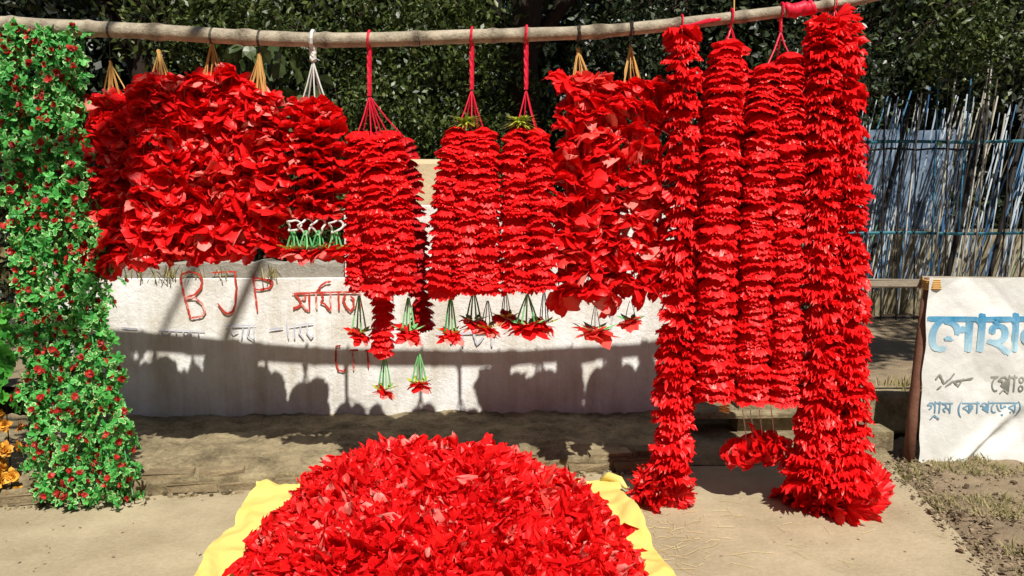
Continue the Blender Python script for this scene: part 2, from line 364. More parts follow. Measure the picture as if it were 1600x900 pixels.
# ------------------------------------------------------------------ low step, concrete slab and block on the right
st = empty('concrete_step', G(1200, 720), 'low rough concrete step under the right garlands beside the brick plinth', 'step')
mb = MB(); xs = lin(XE - .01, 2.25, 60); ys = lin(0, 1, 14); vs = []
for t in ys:
    for x in xs:
        y = 4.52 + (5.3 - 4.52) * t + .02 * nz(x, 1, 1, 4); vs.append((x, y, .055 * min(1, t * 5) + .012 * nz(x, y, 3, 6)))
nx = len(xs)
mb.add(vs, [(j * nx + i, j * nx + i + 1, (j + 1) * nx + i + 1, (j + 1) * nx + i) for j in range(13) for i in range(nx - 1)]); mb.build('step_top', LEDGEM, st, smooth=True)
sl = empty('concrete_slab', (1.4, 5.0, .2), 'thin pale concrete slab bridging the dark gap behind the red garland tails', 'slab')
mb = MB(); a, b = P(1060, 648, 4.95), P(1300, 640, 4.98)
mb.box((a + b) / 2 + Vector((0, .12, -.018)), ((b - a).length, .28, .036), math.atan2(b.y - a.y, b.x - a.x), jit=.006); mb.build('slab_body', LEDGEM, sl)
kb = empty('kerb_edge', P(1400, 640, 5.0), 'grass-topped concrete kerb edging the raised earth beside the banner post', 'kerb')
mb = MB()
mb.box((2.45, 5.18, .16), (2.0, .26, .27), .03, jit=.008); mb.build('kerb_body', LEDGEM, kb)
mb = MB()
for _ in range(60): blades(mb, (br.uniform(1.7, 3.2), br.uniform(5.12, 5.4), .28), 6, .07, .03, br, .9)
o = mb.build('grass', GRASSM, kb); o['kind'] = 'stuff'
cb = empty('concrete_block', P(1366, 712, 4.66), 'squared grey concrete block on the ground beside the rightmost red garland', 'block')
mb = MB(); c = P(1362, 693, 4.72); mb.box((c.x, c.y + .06, .085), (.24, .16, .15), .05, jit=.006); mb.build('block_body', LEDGEM, cb)
sn = P(1345, 640, 4.9); stn = MB(); stn.box((sn.x - .02, sn.y, .19), (.16, .14, .24), .3, jit=.025)
o = stn.build('broken_stone', LEDGEM); tag(o, 'rough broken stone standing behind the squared grey concrete block', 'stone')

# ------------------------------------------------------------------ bamboo pole
PY = 3.95
PL = [(-230, 26), (-40, 36), (95, 43), (250, 50), (350, 57), (500, 63), (600, 62), (700, 58), (830, 54), (920, 51), (1000, 44), (1100, 33), (1200, 21), (1300, 8), (1370, -6), (1480, -32)]
def pole_y(px): return float(np.interp(px, [p[0] for p in PL], [p[1] for p in PL]))
pole = empty('bamboo_pole', P(95, 43, PY), 'long slightly sagging bamboo pole carrying all the hanging garlands', 'pole')
mb = MB(); pts, rs, ts = [], [], []
NODES = [-120, 20, 138, 245, 385, 513, 652, 770, 818, 935, 1060, 1160, 1290, 1390]
for i in range(171):
    px = -230 + 10 * i; py = np.mean([pole_y(px + k) for k in (-40, -20, 0, 20, 40)])
    pts.append(P(px, py, PY)); r = float(np.interp(px, [-230, 95, 830, 1200, 1480], [12.4, 12, 10.2, 8.6, 6.8])) * PY / F
    d = min(abs(px - q) for q in NODES); r *= 1 + (.15 if d <= 5 else 0) + .07 * nz(px * .02, 1); rs.append(r); ts.append(.2 if d <= 5 else .62 + .2 * nz(px * .013, 5))
mb.tube(pts, rs, 12, tones=ts); mb.build('culm', BAMB, pole, smooth=True)
for px in (138, 903, 985, 652):
    mb = MB(); py = pole_y(px); r = 11.3 * PY / F
    for k in range(2): mb.tube([P(px + 3 * k, py, PY) + Vector((.004 * math.sin(a * 2), r * math.cos(a), r * math.sin(a))) for a in lin(0, 2 * PI, 13)], .0022, 5)
    mb.build('wire_tie', WIRE, pole)
up = empty('bamboo_upright', (-3.05, 4.02, 0), 'bamboo upright holding the pole beyond the green garlands', 'post')
mb = MB(); mb.tube([(-3.05 + .004 * i, 4.03, -.05 + .25 * i) for i in range(11)], [.042] * 11, 10); mb.build('culm', BAMB, up, smooth=True)

# ------------------------------------------------------------------ petal and flower meshes
def petal_grid(L, Wd, droop, cup, rr, nl=4, point=.35, base=.02, crum=.0, nc=3):
    """rows of points running out along +x; returns verts and faces"""
    vs, fs = [], []; o = Vector((rr.uniform(0, 50), rr.uniform(0, 50), 0))
    sw, tw = rr.uniform(-.25, .25), rr.uniform(-.5, .5); h = (nc - 1) / 2
    for i in range(nl + 1):
        t = i / nl
        if point >= .5:                        # rounded petal
            t = 1 - (1 - t) ** 1.7
            wv = Wd * .5 * max(.16, (.18 + .82 * (t / .6) ** .8) if t < .6 else math.sqrt(max(0, 1 - ((t - .6) / .41) ** 2)))
        else:
            wv = Wd * (math.sin(PI * min(1, (t * .86 + .1))) ** .7) * (1 if t < 1 else point) * .5
        x = base + L * t; z = -droop * L * t * t + rr.uniform(-.04, .04) * L * t
        for c in range(nc):
            s = (c - h) / h
            cz = crum * L * (noise.noise(o + Vector((t * 2.3, s * 1.5, 0))) + .6 * noise.noise(o + Vector((t * 4.6, s * 3.2, 9)))) * (.3 + t)
            vs.append(Vector((x - (abs(s) ** 1.5 * .10 * L if t > .75 and point < .5 else 0) + (rr.uniform(-.06, .06) * L if i == nl else 0), s * wv + sw * L * t * t * .5, z + cup * s * s * wv + tw * s * wv * t + cz)))
    for i in range(nl):
        for k in range(nc - 1): fs.append((i * nc + k, i * nc + k + 1, i * nc + nc + 1 + k, i * nc + nc + k))
    return vs, fs
def flower_mesh(name, m, rr, n=8, L=.08, Wd=.055, droop=(.1, .8), layers=2, up=.0, point=.35, light=.08, cup=.2, nl=4, crum=0., nc=3):
    mb = MB()
    for ly in range(layers):
        for k in range(n):
            a = 2 * PI * (k + .5 * ly + rr.uniform(-.3, .3)) / n
            lf = L * rr.uniform(.75, 1.15) * (1 - .2 * ly)
            vs, fs = petal_grid(lf, Wd * rr.uniform(.75, 1.2), rr.uniform(*droop), rr.uniform(-cup, cup * 1.5), rr, nl, point, crum=crum, nc=nc)
            R = Euler((rr.uniform(-.35, .35), -up - .35 * ly + rr.uniform(-.25, .25), a)).to_matrix()
            tn = rr.uniform(.25, .85) if rr.random() > light else 1.0
            q = [R @ v + Vector((0, 0, .012 * ly)) for v in vs]
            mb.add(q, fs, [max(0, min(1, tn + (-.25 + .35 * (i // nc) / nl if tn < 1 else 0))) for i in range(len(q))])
    return mb.mesh(name, m, smooth=True)
def ruff_mesh(name, m, rr, n=84, droop=.55, wave=.11, notch=.075, fr_=.5, lf=6):
    """a gathered ruffle of cloth: fine pleats, notched drooping rim"""
    mb = MB(); vs, ts = [], []
    ph, ph2 = rr.uniform(0, 6), rr.uniform(0, 6)
    tn = [rr.uniform(.2, .85) if rr.random() > .07 else 1. for _ in range(n)]
    cut = [rr.uniform(-notch, notch * .6) + notch * 1.2 * nz(k * lf / n, ph) for k in range(n)]
    fl = [rr.uniform(-1, 1) for _ in range(n)]
    for j, r in enumerate((.12, .45, .78, 1.)):
        for k in range(n):
            a = 2 * PI * (k + rr.uniform(-.15, .15)) / n; q = r * (1 + (cut[k] if j == 3 else cut[k] * .3 if j == 2 else 0))
            z = -droop * q ** 2.2 + wave * r * (math.sin(a * 3 + ph) * .5 + math.sin(a * 7 + ph2) * .4 + fl[k] * (fr_ if j == 3 else fr_ * .3))
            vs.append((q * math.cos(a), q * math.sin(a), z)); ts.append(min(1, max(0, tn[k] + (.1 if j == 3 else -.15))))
    fs = [(j * n + k, j * n + (k + 1) % n, (j + 1) * n + (k + 1) % n, (j + 1) * n + k) for j in range(3) for k in range(n)]
    mb.add(vs, fs, ts); return mb.mesh(name, m, smooth=True)
fr = random.Random(21)
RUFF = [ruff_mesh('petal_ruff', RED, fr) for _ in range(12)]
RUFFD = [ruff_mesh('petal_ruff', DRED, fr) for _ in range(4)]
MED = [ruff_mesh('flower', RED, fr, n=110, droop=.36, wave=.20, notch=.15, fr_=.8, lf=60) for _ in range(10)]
FRIN = [flower_mesh('flower', RED, fr, n=30, L=.75, Wd=.12, droop=(-.1, .7), layers=2, light=.25, cup=.4, point=.6, crum=.3, nl=4) for _ in range(4)]
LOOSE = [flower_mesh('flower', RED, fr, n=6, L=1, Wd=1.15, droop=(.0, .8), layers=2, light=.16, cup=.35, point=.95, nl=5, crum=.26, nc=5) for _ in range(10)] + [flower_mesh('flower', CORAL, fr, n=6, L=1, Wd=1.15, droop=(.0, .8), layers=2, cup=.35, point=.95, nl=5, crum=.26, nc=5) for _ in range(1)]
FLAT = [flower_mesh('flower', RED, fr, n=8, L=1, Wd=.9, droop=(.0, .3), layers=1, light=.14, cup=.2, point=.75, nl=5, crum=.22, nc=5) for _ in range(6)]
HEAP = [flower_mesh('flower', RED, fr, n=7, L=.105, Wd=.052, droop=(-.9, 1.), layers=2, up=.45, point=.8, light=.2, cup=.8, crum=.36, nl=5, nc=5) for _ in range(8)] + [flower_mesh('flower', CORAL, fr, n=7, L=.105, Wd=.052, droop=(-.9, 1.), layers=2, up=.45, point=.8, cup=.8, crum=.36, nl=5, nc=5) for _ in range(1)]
DISH = [flower_mesh('flower', RED, fr, n=10, L=1, Wd=.6, droop=(.1, .4), layers=2, light=.2, cup=.3) for _ in range(3)]
DISHC = [flower_mesh('flower', CORAL, fr, n=10, L=1, Wd=.6, droop=(.0, .4), layers=2, light=.2, cup=.3) for _ in range(2)]

# ------------------------------------------------------------------ garland builder
def catm(pts, n):
    """resample a polyline evenly into n+1 points"""
    L = [0]
    for a, b in zip(pts, pts[1:]): L.append(L[-1] + (b - a).length)
    out = []
    for i in range(n + 1):
        t = L[-1] * i / n
        k = max(j for j in range(len(L)) if L[j] <= t + 1e-9); k = min(k, len(pts) - 2)
        out.append(pts[k].lerp(pts[k + 1], (t - L[k]) / max(1e-9, L[k + 1] - L[k])))
    return out, L[-1]
def strand(parent, pts, meshes, pitch, radius, rr, tilt=.2, jit=.1, name='strand', cordm=CORD, flat=1., flip=False, skip=0.):
    """a thread (part) with the flowers strung on it (sub-parts). pts in world; radius may be a function of t."""
    n0 = max(6, int(sum((b - a).length for a, b in zip(pts, pts[1:])) / .08))
    q, L = catm([Vector(p) for p in pts], n0)
    mb = MB(); mb.tube(q, .0025, 5); s = mb.build(name, cordm, parent, loc=q[0])
    n = max(1, int(L / pitch)); base = org(s); pp, _ = catm(q, n)
    for i, p in enumerate(pp):
        if skip and rr.random() < skip: continue
        t = i / n; r = radius(t) if callable(radius) else radius
        d = (pp[min(i + 1, n)] - pp[max(i - 1, 0)]).normalized()
        d = -d if not flip else d
        R = d.to_track_quat('Z', 'Y').to_matrix() @ Euler((rr.gauss(0, tilt), rr.gauss(0, tilt), rr.uniform(0, 2 * PI))).to_matrix()
        k = r * rr.uniform(1 - jit, 1 + jit)
        link(meshes[rr.randrange(len(meshes))].name.split('.')[0], meshes[rr.randrange(len(meshes))], s, p - base + Vector((rr.gauss(0, r * .06), rr.gauss(0, r * .06), 0)), R.to_euler(), (k, k, k * flat * rr.uniform(.85, 1.2)))
    return s
def spread_cord(parent, top, fork, ends, m, r=.0035, rtop=.006, name='hanging_cord', loop=True, twist=True):
    mb = MB()
    if loop:
        px_r = 11.6 * PY / F
        mb.tube([top + Vector((.003 * math.sin(a), px_r * 1.15 * math.cos(a), px_r * 1.15 * math.sin(a))) for a in lin(0, 2 * PI, 13)], rtop * .6, 5, tone=.6)
    n = 9
    if (top - fork).length > .02:
        for k in range(3 if twist else 1):
            mb.tube([top.lerp(fork, i / n) + Vector((math.cos(i * 1.3 + k * 2.1), math.sin(i * 1.3 + k * 2.1), 0)) * rtop * .6 * (1 - i / n * .4) for i in range(n + 1)], rtop * .75, 5, tone=.3 + .25 * k)
    for i, e in enumerate(ends):
        mid = fork.lerp(e, .5) + Vector((0, 0, -.01))
        mb.tube([fork, mid, e], [r, r * .9, r * .8], 5, tone=rnd.uniform(.1, 1))
    return mb.build(name, m, parent)
def tails(parent, px, py, Y, L_px, rr, n=4, dish=True, spread=7, dm=None, wd=22, tube=TUBE, r=.0042):
    """green tube tail ending in a flat red flower"""
    t0 = P(px, py, Y); t1 = P(px, py + L_px, Y); mb = MB()
    for k in range(n):
        a = 2 * PI * k / n + .4; s = M(spread, Y)
        e = t1 + Vector((math.cos(a) * s * 1.3, math.sin(a) * s, rr.uniform(0, .012)))
        mb.tube([t0 + Vector((math.cos(a), math.sin(a), 0)) * .004, t0.lerp(e, .5) + Vector((math.cos(a) * .004, 0, 0)), e], [r * .7, r, r * 1.15], 6, tone=rr.uniform(.1, 1))
    tl = mb.build('tail', tube, parent, loc=t0)
    if dish:
        cal = MB()
        for k in range(6):
            vs, fs = petal_grid(M(wd * .8, Y), M(9, Y), -.2, .3, rr, 2, .1); R = Euler((0, -.2, k * PI / 3 + rr.uniform(-.2, .2))).to_matrix()
            cal.add([R @ v + t1 + Vector((0, 0, -.004)) for v in vs], fs, rr.uniform(.3, 1))
        cal.build('calyx', TUFT if rr.random() < .6 else TUBE, tl)
        link('flower', (dm or DISH)[rr.randrange(2)], tl, t1 + Vector((0, 0, -.016)) - org(tl), (.35 + rr.gauss(0, .15), rr.gauss(0, .15), rr.uniform(0, 6)), (M(wd, Y),) * 3)
    return tl
def tuft(parent, px, py, Y, wd, rr, n=130):
    mb = MB(); c = P(px, py, Y)
    for _ in range(n):
        a = rr.uniform(0, 2 * PI); R = M(wd, Y) * rr.uniform(.3, 1); e = Vector((math.cos(a) * R, math.sin(a) * R * .6, rr.uniform(-.03, .05)))
        s = Vector((-math.sin(a), math.cos(a), 0)) * .008
        mb.add([c, c + e * .5 - s + Vector((0, 0, .012)), c + e, c + e * .5 + s + Vector((0, 0, .012))], [(0, 1, 2, 3)], rr.uniform(0, 1))
    return mb.build('tinsel_tuft', TUFT, parent)

# ------------------------------------------------------------------ loose-flower bunches on raffia
GL = 'loose red flower bunches hanging from raffia'
def loose_bunch(px, fork_y, ptop, pbot, x0, x1, label, seed, rows, r_px=26, pitch=.084, dY=0., depth=.055, cordtop=True, topmid=0):
    rr = random.Random(seed); Y = PY + dY
    top = P(px, pole_y(px), PY)
    Y += .03; b = empty('flower_bunch', top, label, 'garland bunch', GL)
    ends = []
    for i in range(rows):
        t = i / (rows - 1); xt = px + (x0 + (x1 - x0) * t - px) * .75; xb = x0 + (x1 - x0) * t + rr.uniform(-6, 6)
        yt = ptop + abs(t - .5) * 2 * topmid + rr.uniform(0, 8); yb = pbot + rr.uniform(-14, 10); y = Y + rr.uniform(-depth, depth)
        a, m_, e = P(xt, yt, Y + (y - Y) * .4), P((xt * .3 + xb * .7), (yt + yb) / 2, y), P(xb, yb, y)
        ends.append(a)
        strand(b, [a, a.lerp(m_, .5) + Vector((M(xb - xt, Y) * .15, 0, 0)), m_, e], LOOSE, pitch * rr.uniform(.92, 1.1), M(r_px, Y), rr, tilt=.42, jit=.22)
    fork = P(px, fork_y, Y)
    mb = MB(); mb.tube([top + Vector((0, -.01, -.02)), fork], .0022, 5); mb.build('hanging_wire', WIRE, b)
    mb = MB(); pr = 10.8 * PY / F
    for k in range(2): mb.tube([top + Vector((.006 * k + .005 * math.sin(a), pr * 1.1 * math.cos(a), pr * 1.1 * math.sin(a))) for a in lin(0, 2 * PI, 11)], .0024, 5)
    mb.build('wire_tie', WIRE, b)
    mb = MB()
    for e in ends:
        for k in range(3):
            q = fork.lerp(e, .62); q.z = e.z; q = q + Vector((rr.gauss(0, .012), rr.gauss(0, .012), -.03)); mb.tube([fork + Vector((rr.gauss(0, .003), rr.gauss(0, .003), rr.uniform(0, .01))), fork.lerp(q, .5) + Vector((rr.gauss(0, .006), rr.gauss(0, .006), 0)), q], [.0028, .003, .002], 5, tone=rr.random())
    mb.build('raffia_hanger', RAFF, b)
    return b
loose_bunch(172, 98, 150, 402, 150, 222, 'loose red flower bunch hanging directly beside the green garlands', 11, 5, dY=.03, topmid=8)
loose_bunch(248, 80, 120, 392, 222, 300, 'loose red flower bunch on short raffia, left of the golden fan that reaches the pole', 12, 5, dY=-.03, topmid=12)
loose_bunch(331, 66, 112, 388, 292, 372, 'loose red flower bunch hung by the wide golden raffia fan that reaches the pole', 13, 5, dY=.02, topmid=8)
loose_bunch(405, 85, 140, 384, 366, 432, 'loose red flower bunch beside the bunch on white plastic cord', 14, 5, dY=-.02, topmid=5)
fb = loose_bunch(903, 78, 116, 455, 880, 962, 'full loose red flower bunch hanging beside the bunch with yellow tinsel', 15, 5, dY=.0, r_px=28, topmid=14)
fb2 = loose_bunch(985, 73, 126, 450, 962, 1036, 'loose red flower bunch with white wall gleaming through, beside the long single garland', 16, 4, dY=.03, r_px=24, pitch=.098, topmid=8)
rr = random.Random(55)
tails(fb, 930, 478, PY, 40, rr, n=3, dm=DISHC, wd=40, tube=WIRE, r=.002)
tails(fb2, 985, 470, PY, 30, rr, n=2, dm=DISHC, wd=24, tube=WIRE, r=.002)

# ------------------------------------------------------------------ flat-petal bunch on white cord
def cord_bunch(px, fork_y, label, m, strands, group, seed, rtop=.011, cord_r=.004, name='garland_bunch'):
    rr = random.Random(seed); top = P(px, pole_y(px), PY)
    b = empty(name, top, label, 'garland bunch', group); ends = []
    for (xt, yt, xb, yb, dy, rpx, meshes, pitch, til) in strands:
        a, e = P(xt, yt, PY + dy * .5), P(xb, yb, PY + dy)
        mid = P(xt * .35 + xb * .65, yt * .5 + yb * .5, PY + dy)
        ends.append(a)
        strand(b, [a, P(xt * .7 + xb * .3, yt + (yb - yt) * .18, PY + dy * .9), mid, e], meshes, pitch, (lambda t, R=M(rpx, PY): R * (.8 + .2 * min(1, t * 6))), rr, tilt=til, jit=.1)
    spread_cord(b, top + Vector((0, 0, 0)), P(px, fork_y, PY), ends, m, r=cord_r, rtop=rtop)
    return b
GB = 'garland bunches hung on cords'
b = cord_bunch(489, 95, 'bunch of flat layered red petals hanging from white plastic cord', WHITEC,
    [(470, 165, 458, 335, -.05, 28, FLAT, .052, .12), (492, 160, 490, 332, -.07, 29, FLAT, .052, .12), (512, 165, 522, 335, -.04, 28, FLAT, .052, .12), (480, 170, 475, 340, .07, 28, RUFFD, .045, .2), (505, 170, 508, 340, .08, 28, RUFFD, .045, .2)], GB, 31, rtop=.017)
rr = random.Random(32)
for x in (458, 478, 498, 524):
    mb = MB(); c = P(x, 356 + rr.uniform(-4, 4), PY - .13); r = M(9, PY); q_ = rr.uniform(0, 6)
    mb.tube([c + Vector((math.cos(a) * r * (1 + .3 * math.sin(a * 3 + q_)), .5 * r * math.sin(a * 2 + q_), math.sin(a) * r * (1.1 + .35 * math.sin(a * 2 + q_)))) for a in lin(0, 2 * PI, 19)], .005, 6, tone=.8); ring = mb.build('white_ring', WHITEC, b)
    tails(b, x, 360, PY - .12, 30, rr, n=4, spread=8, wd=27)

rr = random.Random(40)
bC = cord_bunch(577, 150, 'tight red garland bunch on a twisted red cord above the painted word on the wall', REDC,
    [(560, 205, 562, 440, -.06, 23.5, RUFF, .0145, .16), (580, 212, 593, 447, -.10, 26, RUFF, .0145, .16), (604, 205, 628, 440, -.05, 23.5, RUFF, .0145, .16), (568, 205, 575, 440, .05, 23, RUFF, .024, .16), (595, 205, 612, 440, .07, 23, RUFF, .024, .16), (590, 212, 599, 545, .0, 19, RUFF, .021, .16), (632, 215, 660, 505, .13, 20, RUFFD, .028, .16)], GB, 41)
tails(bC, 561, 462, PY - .03, 58, rr, wd=25, spread=9); tails(bC, 638, 465, PY - .03, 52, rr, wd=30, spread=8)
tails(bC, 601, 556, PY, 52, rr, wd=22, spread=8); tails(bC, 655, 553, PY + .02, 45, rr, wd=24, spread=9)
bD = cord_bunch(737, 140, 'tight red garland bunch with yellow tinsel on its top, next to the tan pillar', REDC,
    [(715, 200, 690, 444, -.05, 23.5, RUFF, .0145, .16), (737, 205, 727, 446, -.08, 23, RUFF, .0175, .16), (755, 200, 762, 444, -.06, 23.5, RUFF, .0145, .16), (725, 205, 712, 445, .06, 22, RUFF, .024, .16), (748, 205, 745, 445, .08, 22, RUFF, .024, .16)], GB, 43)
tuft(bD, 728, 195, PY - .05, 34, rr)
tails(bD, 704, 462, PY - .03, 58, rr, wd=26, spread=7); tails(bD, 740, 455, PY + .03, 45, rr, wd=26, spread=9); tails(bD, 762, 470, PY - .02, 42, rr, wd=26, spread=8, tube=WIRE, r=.0025)
bE = cord_bunch(822, 140, 'tight red garland bunch with yellow tinsel hanging in front of the tree trunk', REDC,
    [(806, 200, 806, 441, -.06, 25, RUFF, .0145, .16), (836, 200, 848, 441, -.06, 23.5, RUFF, .0145, .16), (818, 205, 822, 440, .06, 23, RUFF, .024, .16), (840, 205, 838, 440, .07, 22, RUFF, .024, .16)], GB, 44)
tuft(bE, 812, 195, PY - .05, 36, rr)
tails(bE, 824, 460, PY - .03, 48, rr, wd=38, spread=14, n=5); tails(bE, 850, 455, PY + .03, 50, rr, wd=26, spread=6, tube=WIRE, r=.0025); tails(bE, 790, 455, PY + .03, 40, rr, wd=28, spread=6, tube=WIRE, r=.0025)

# ------------------------------------------------------------------ long garlands on the right
rr = random.Random(60)
GLg = 'long red garlands reaching towards the ground'
tg = P(1064, pole_y(1064), PY)
g = empty('long_garland', tg, 'single long red garland whose end is heaped on the pavement beside the yellow sheet', 'garland', GLg)
foot = G(1035, 775)
strand(g, [tg + Vector((0, -.03, -.03)), P(1066, 300, PY), P(1056, 600, PY - .02), P(1048, 700, PY - .02), P(1050, 745, PY - .05)], MED, .027, lambda t: M(31, PY) * (.85 + .2 * t), rr, tilt=.22, jit=.12)
strand(g, [P(1050, 735, PY - .04), P(1020, 760, PY + .03), P(1000, 762, PY), P(1040, 775, PY - .06), P(1062, 770, PY - .02)], MED + FRIN, .030, M(36, PY), rr, tilt=.5, jit=.15)
spread_cord(g, tg, tg + Vector((0, -.02, -.03)), [tg + Vector((.01, -.03, -.06))], REDC)
def tight_long(px, fork_y, label, strands, seed):
    return cord_bunch(px, fork_y, label, REDC, strands, GLg, seed, name='long_garland', rtop=.008, cord_r=.005)
h = tight_long(1142, 42, 'pair of thick tight red garlands next to the single long garland', [
    (1136, 62, 1116, 608, -.07, 30, RUFF, .0145, .12), (1150, 70, 1146, 600, .06, 26, RUFF, .026, .15), (1116, 105, 1090, 608, .05, 25, RUFF, .026, .15), (1166, 110, 1156, 595, .14, 28, RUFFD, .030, .15)], 61)
i_ = tight_long(1220, 50, 'pair of slim tight red garlands under the red cloth tied round the pole', [
    (1200, 100, 1174, 614, -.06, 27, RUFF, .0145, .12), (1232, 82, 1226, 615, -.05, 26, RUFF, .0145, .12), (1214, 95, 1200, 606, .13, 26, RUFFD, .030, .15)], 62)
# hanging thread tail with a low flower clump
for x, y0, y1 in ((1160, 640, 690), (1172, 640, 692), (1186, 640, 695), (1204, 635, 690)):
    mb = MB(); mb.tube([P(x, y0, PY + .03), P(x + 4, (y0 + y1) / 2, PY + .035), P(x + 6, y1, PY + .05)], .0028, 5, tone=.8); mb.build('tail_thread', WHITEC, i_)
strand(i_, [P(1150, 708, PY + .06), P(1175, 702, PY + .0), P(1205, 700, PY + .05), P(1228, 705, PY + .03)], DISHC + LOOSE[:4], .032, M(27, PY), rr, tilt=.3, name='end_tuft', flip=True)
mb = MB(); c = P(1132, 632, PY - .02); mb.tube([c + Vector((.03 * math.sin(k * 2.1), 0, -.006 * k)) for k in range(8)], .006, 5, tone=.4); mb.build('loose_petals', RAFF, h)
# red cloth wrap on the pole
cw = empty('cloth_wrap', P(1248, 16, PY), 'bright red cloth strip wound round the thin end of the pole', 'cloth')
mb = MB(); pts = [P(x, pole_y(x) + 1.5 * math.sin(x * .3), PY) for x in range(1226, 1274, 4)]
mb.tube(pts, [M(10.5 + 1.5 * math.sin(k * 1.9), PY) for k in range(len(pts))], 12, tones=[.5 + .3 * math.sin(k * 2.4) for k in range(len(pts))]); mb.build('wrapped_strip', REDC, cw, smooth=True)
mb = MB()
for k in range(3): mb.tube([P(1110 + 8 * k, pole_y(1110) - 2, PY - .03), P(1085, pole_y(1085) + 3, PY - .035), P(1062, pole_y(1062) + 5, PY - .035)], .006, 6, tone=.3 * k)
mb.build('cord_run', REDC, cw)
# right double garland, flaring at its foot
tj = P(1302, pole_y(1302), PY)
j = empty('long_garland', tj, 'broad double red garland trailing onto the pavement beside the white banner', 'garland', GLg)
strand(j, [P(1296, 30, PY - .04), P(1284, 60, PY - .05), P(1280, 300, PY - .05), P(1283, 560, PY - .07), P(1272, 720, PY - .1), P(1262, 755, PY - .14)], MED, .025, lambda t: M(32, PY) * (.88 + .3 * t * t), rr, tilt=.2)
strand(j, [P(1306, 28, PY - .05), P(1318, 55, PY - .04), P(1322, 300, PY - .03), P(1325, 560, PY - .06), P(1322, 700, PY - .12), P(1325, 770, PY - .2)], MED, .025, lambda t: M(33, PY) * (.88 + .25 * t * t), rr, tilt=.2)
strand(j, [P(1300, 40, PY + .03), P(1302, 300, PY + .05), P(1300, 720, PY + .03)], MED, .042, M(34, PY), rr, tilt=.25)
strand(j, [G(1240, 762, .05), G(1270, 772, .06), G(1300, 790, .06), G(1335, 790, .06), G(1358, 765, .06), G(1330, 745, .07), G(1280, 745, .08)], MED + FRIN, .028, M(38, PY), rr, tilt=.5, jit=.2)
spread_cord(j, tj, tj + Vector((0, -.02, -.02)), [tj + Vector((-.01, -.04, -.07)), tj + Vector((.02, -.04, -.08))], REDC)
# thin string holding the pole's thin end
mb = MB(); mb.tube([P(1147, 32, PY), P(1149, -260, PY + .3)], .003, 5)
o = mb.build('support_string', RAFF); tag(o, 'thin pale string rising from the pole to the branches above', 'string')

# ------------------------------------------------------------------ green curtain of leafy garlands
gr_ = random.Random(77)
def rosette(name, rr, n=6, L=1., Wd=.62, m=LEAFG):
    """leaves lobed like ivy: green middle, pale edge"""
    mb = MB()
    for k in range(n):
        a = 2 * PI * (k + rr.uniform(-.3, .3)) / n; l = L * rr.uniform(.7, 1.15); wv = Wd * rr.uniform(.8, 1.2)
        out = [(0, 0), (.28, .30), (.46, .52), (.60, .30), (.86, .34), (1.0, 0), (.86, -.34), (.60, -.30), (.46, -.52), (.28, -.30)]
        R = Euler((rr.uniform(-.5, .5), rr.uniform(-.7, .4), a)).to_matrix(); vs = []; tn = []
        g0 = rr.uniform(0, .75)
        bend = rr.uniform(-.1, .5)
        def pt(x, y): return R @ Vector((x * l, y * wv, -bend * x * x * l + .18 * abs(y)))
        vs += [pt(x, y) for x, y in out]; tn += [g0] + [1.2 if rr.random() < .5 else g0 + .1] * 9
        vs += [pt(.5 + (x - .5) * .58, y * .52) + R @ Vector((0, 0, .004)) for x, y in out]; tn += [g0] * 10
        vs.append(pt(.5, 0)); tn.append(max(0, g0 - .2))
        fs = [(i, (i + 1) % 10, 10 + (i + 1) % 10, 10 + i) for i in range(10)] + [(10 + i, 10 + (i + 1) % 10, 20) for i in range(10)]
        mb.add(vs, fs, tn)
    return mb.mesh(name, m)
ROS = [rosette('leaf_rosette', gr_) for _ in range(7)]
BLO = [flower_mesh('blossom', BLOSS, gr_, n=5, L=1, Wd=.8, droop=(-.3, .3), layers=2, up=.3) for _ in range(4)]
GGR = 'green leafy garlands forming a curtain'
def leafy(pts, label, seed, r_px=12.5, pitch=.05, group=GGR, ros=None, bl=.46, blm=None):
    rr = random.Random(seed); top = pts[0]
    t = empty('leaf_garland', top, label, 'garland', group)
    q, L = catm(pts, 20); mb = MB(); mb.tube(q, .003, 5); cd_ = mb.build('thread', TUBE, t)
    n = int(L / pitch); pp, _ = catm(q, n); base = org(t); Y = PY
    for i, p in enumerate(pp):
        ang = rr.gauss(-PI / 2, 1.15)              # mostly turned outwards to the front
        out = Vector((math.cos(ang), math.sin(ang), rr.uniform(-.25, .45))).normalized()
        c = p + out * M(13, Y) * rr.uniform(.4, 1.5) + Vector((rr.gauss(0, M(8, Y)), 0, 0))
        R = (out.to_track_quat('Z', 'Y').to_matrix() @ Euler((rr.gauss(0, .3), rr.gauss(0, .3), rr.uniform(0, 6))).to_matrix())
        k = M(r_px, Y) * rr.uniform(.75, 1.15)
        o = link('leaf_rosette', (ros or ROS)[rr.randrange(len(ros or ROS))], t, c - base, R.to_euler(), k)
        if rr.random() < bl:
            link('blossom', (blm or BLO)[rr.randrange(4)], o, (0, 0, .28), (rr.gauss(0, .3), rr.gauss(0, .3), 0), rr.uniform(.45, .66))
    return t
xs_top = [12, 34, 56, 78, 98, 118]; xs_bot = [70, 97, 124, 152, 180, 208]
lab = ['green ivy garland with red blossoms at the curtain edge next to the orange flowers', 'second green ivy garland in the curtain counting from the orange flowers',
       'third green ivy garland in the curtain counting from the orange flowers', 'fourth green ivy garland in the curtain counting from the orange flowers',
       'fifth green ivy garland in the curtain, just inside the one beside the red flowers', 'green ivy garland at the curtain edge next to the red flowers and white wall']
